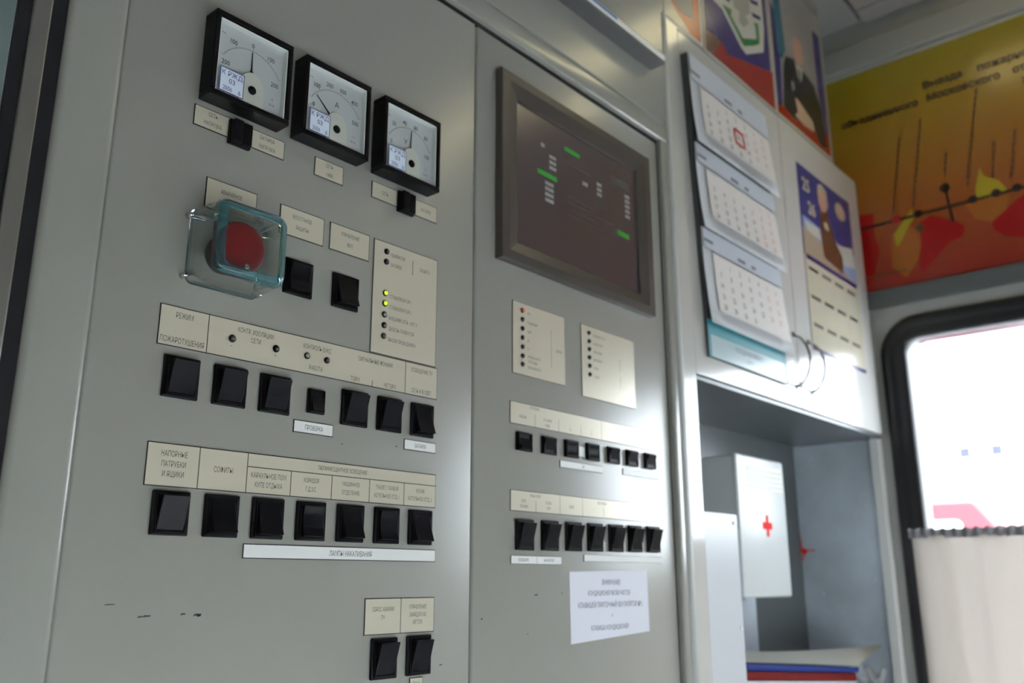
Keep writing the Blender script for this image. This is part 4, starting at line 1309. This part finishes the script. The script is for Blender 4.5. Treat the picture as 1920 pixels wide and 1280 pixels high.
# ------------------------------------------------------------------ big fire poster on the window wall
bp_ = MB(FIRE)
bp_.prism([(-1.25, 1.9760), (0.048, 1.9760), (0.048, 2.4760), (-1.25, 2.4760)], WF, 0.0002, 0.0012, m=FIRE)
W0 = 0.0014
for m, pts in [
    (P_DRED, [(0.040, 2.150), (-0.024, 2.146), (-0.021, 2.098), (-0.028, 2.061), (-0.012, 2.006), (0.007, 1.987), (0.040, 2.03)]),
    (P_AMB, [(-0.055, 2.089), (-0.086, 2.105), (-0.117, 2.074), (-0.108, 2.030), (-0.074, 1.992), (-0.050, 2.019)]),
    (P_YEL, [(-0.060, 2.089), (-0.077, 2.108), (-0.100, 2.134), (-0.103, 2.114), (-0.086, 2.093), (-0.073, 2.070), (-0.063, 2.06)]),
    (P_DRED, [(-0.112, 2.100), (-0.135, 2.110), (-0.155, 2.100), (-0.180, 2.085), (-0.194, 2.070), (-0.189, 2.052), (-0.162, 2.045), (-0.139, 2.022), (-0.106, 1.994), (-0.100, 2.02), (-0.110, 2.053)]),
    (P_AMB, [(-0.200, 2.115), (-0.215, 2.080), (-0.243, 2.066), (-0.270, 2.083), (-0.280, 2.115), (-0.24, 2.12)]),
    (P_YEL, [(-0.2345, 2.185), (-0.240, 2.164), (-0.265, 2.147), (-0.277, 2.124), (-0.250, 2.116), (-0.222, 2.118), (-0.222, 2.140)]),
    (P_DRED, [(-0.242, 2.066), (-0.262, 2.080), (-0.290, 2.100), (-0.320, 2.115), (-0.42, 2.11), (-0.42, 2.03), (-0.292, 2.022), (-0.262, 2.032), (-0.246, 2.048)]),
    (P_YEL, [(-0.50, 2.19), (-0.52, 2.14), (-0.56, 2.10), (-0.48, 2.09), (-0.46, 2.12)]),
    (P_DRED, [(-0.60, 2.12), (-0.66, 2.10), (-0.74, 2.05), (-0.70, 2.00), (-0.62, 2.03)]),
]:
    bp_.flat(pts, WF, W0, m)
    W0 += 0.00008
W0 += 0.0001
# route line and stations
bp_.flat([(0.020, 2.1135), (0.020, 2.1185), (-0.60, 2.1275), (-0.60, 2.1225)], WF, W0, P_INK)
for y, z, m, r in ((-0.0681, 2.1195, P_DRED, 0.0085), (-0.1114, 2.1195, P_INK, 0.0085), (-0.1682, 2.1600, P_INK, 0.0095), (-0.2153, 2.1215, P_INK, 0.0085), (-0.2567, 2.1225, P_INK, 0.0085), (-0.2932, 2.1230, P_INK, 0.0085), (-0.36, 2.124, P_INK, 0.0085), (-0.43, 2.125, P_INK, 0.0085), (-0.1122, 2.0884, P_BINK, 0.0080)):
    bp_.disc(y, z, r, WF, W0 + 0.0001, m, 16)
bp_.flat([(-0.1660, 2.160), (-0.1700, 2.160), (-0.1770, 2.084), (-0.1720, 2.084)], WF, W0 + 0.0001, P_INK)
# vertical station names drawn as broken dark strokes
random.seed(3)
for y0, za, y1, zb in ((-0.0938, 2.2974, -0.0646, 2.1378), (-0.1400, 2.3255, -0.1041, 2.1374), (-0.1785, 2.2361, -0.1708, 2.1880), (-0.2496, 2.3511, -0.2079, 2.1500), (-0.2667, 2.2300, -0.2550, 2.1539), (-0.3056, 2.2420, -0.2865, 2.1441)):
    L_ = za - zb
    t = 0.0
    while t < 1.0:
        dt = random.uniform(0.006, 0.014) / L_
        t2 = min(1.0, t + dt)
        ya, yb = y0 + (y1 - y0) * t, y0 + (y1 - y0) * t2
        z_a, z_b = za + (zb - za) * t, za + (zb - za) * t2
        bp_.flat([(ya + 0.0022, z_a), (ya - 0.0022, z_a), (yb - 0.0022, z_b), (yb + 0.0022, z_b)], WF, W0, P_BINK)
        t = t2 + 0.0025 / L_
for s, u, v, h, mw in (('Выезда', -0.1525, 2.3960, 0.0160, 0.0955), ('пожарного', -0.2570, 2.3960, 0.0160, 0.145), ('поезда', -0.4130, 2.3960, 0.0160, 0.09), ('объединенного', 0.0230, 2.3640, 0.0160, 0.1700), ('Московского', -0.1570, 2.3660, 0.0160, 0.1500), ('отделения', -0.3170, 2.3670, 0.0160, 0.14), ('железной', -0.3290, 2.3410, 0.0160, 0.14)):
    bp_.text(s, u, v, h, WF, W0, P_INK, maxw=mw, cond=0.98, align='LEFT', flip=-1.0, weight=0.03)
for k in range(6):
    bp_.rect(0.006 - 0.0145 * k - 0.012, 0.006 - 0.0145 * k, 2.0062 - 0.0005, 2.0092, WF, W0, P_BINK)
tag(bp_.build('fire_poster'), 'large yellow to red poster of a rail route on the wall above the window', 'poster')

# ------------------------------------------------------------------ outside the window
struct(MB(SNOW).box(WX + 0.3, 120, -60, 60, -1.25, -1.15).build('ground'), 'pale overexposed ground outside the window', 'ground')
tk = thing('red_truck', 'overexposed red truck standing outside the window', 'truck', (8.6, 2.4, -1.15))
tb = MB(TRUCKR)
TFN = lambda u, v, w: Vector((8.0 + w, u, v))
tb.prism([(0.70, -0.55), (0.70, 1.05), (1.22, 1.76), (1.41, 2.02), (7.2, 2.02), (7.2, -0.55)], TFN, 0.0, 2.3, bev=0.04)
tb.build('body', tk)
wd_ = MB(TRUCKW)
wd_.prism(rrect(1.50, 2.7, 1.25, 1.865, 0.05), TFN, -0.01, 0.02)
wd_.build('side_window', tk)
for y in (1.9, 6.2):
    MB(RUBBER).cyl((7.95, y, -0.70), (8.30, y, -0.70), 0.45, seg=28).build('wheel', tk)
bd = thing('building', 'pale distant building with small windows outside the window', 'building', (41, 8, -1.15))
MB(BLDG).box(40, 48, -10, 40, -1.15, 14).build('wall', bd)
for y in (9.45, 8.25):
    MB(BLDW).box(39.98, 40.05, y - 0.22, y + 0.22, 6.2, 6.65).build('window', bd)

for o in SC.objects:
    if '_o' in o:
        del o['_o']
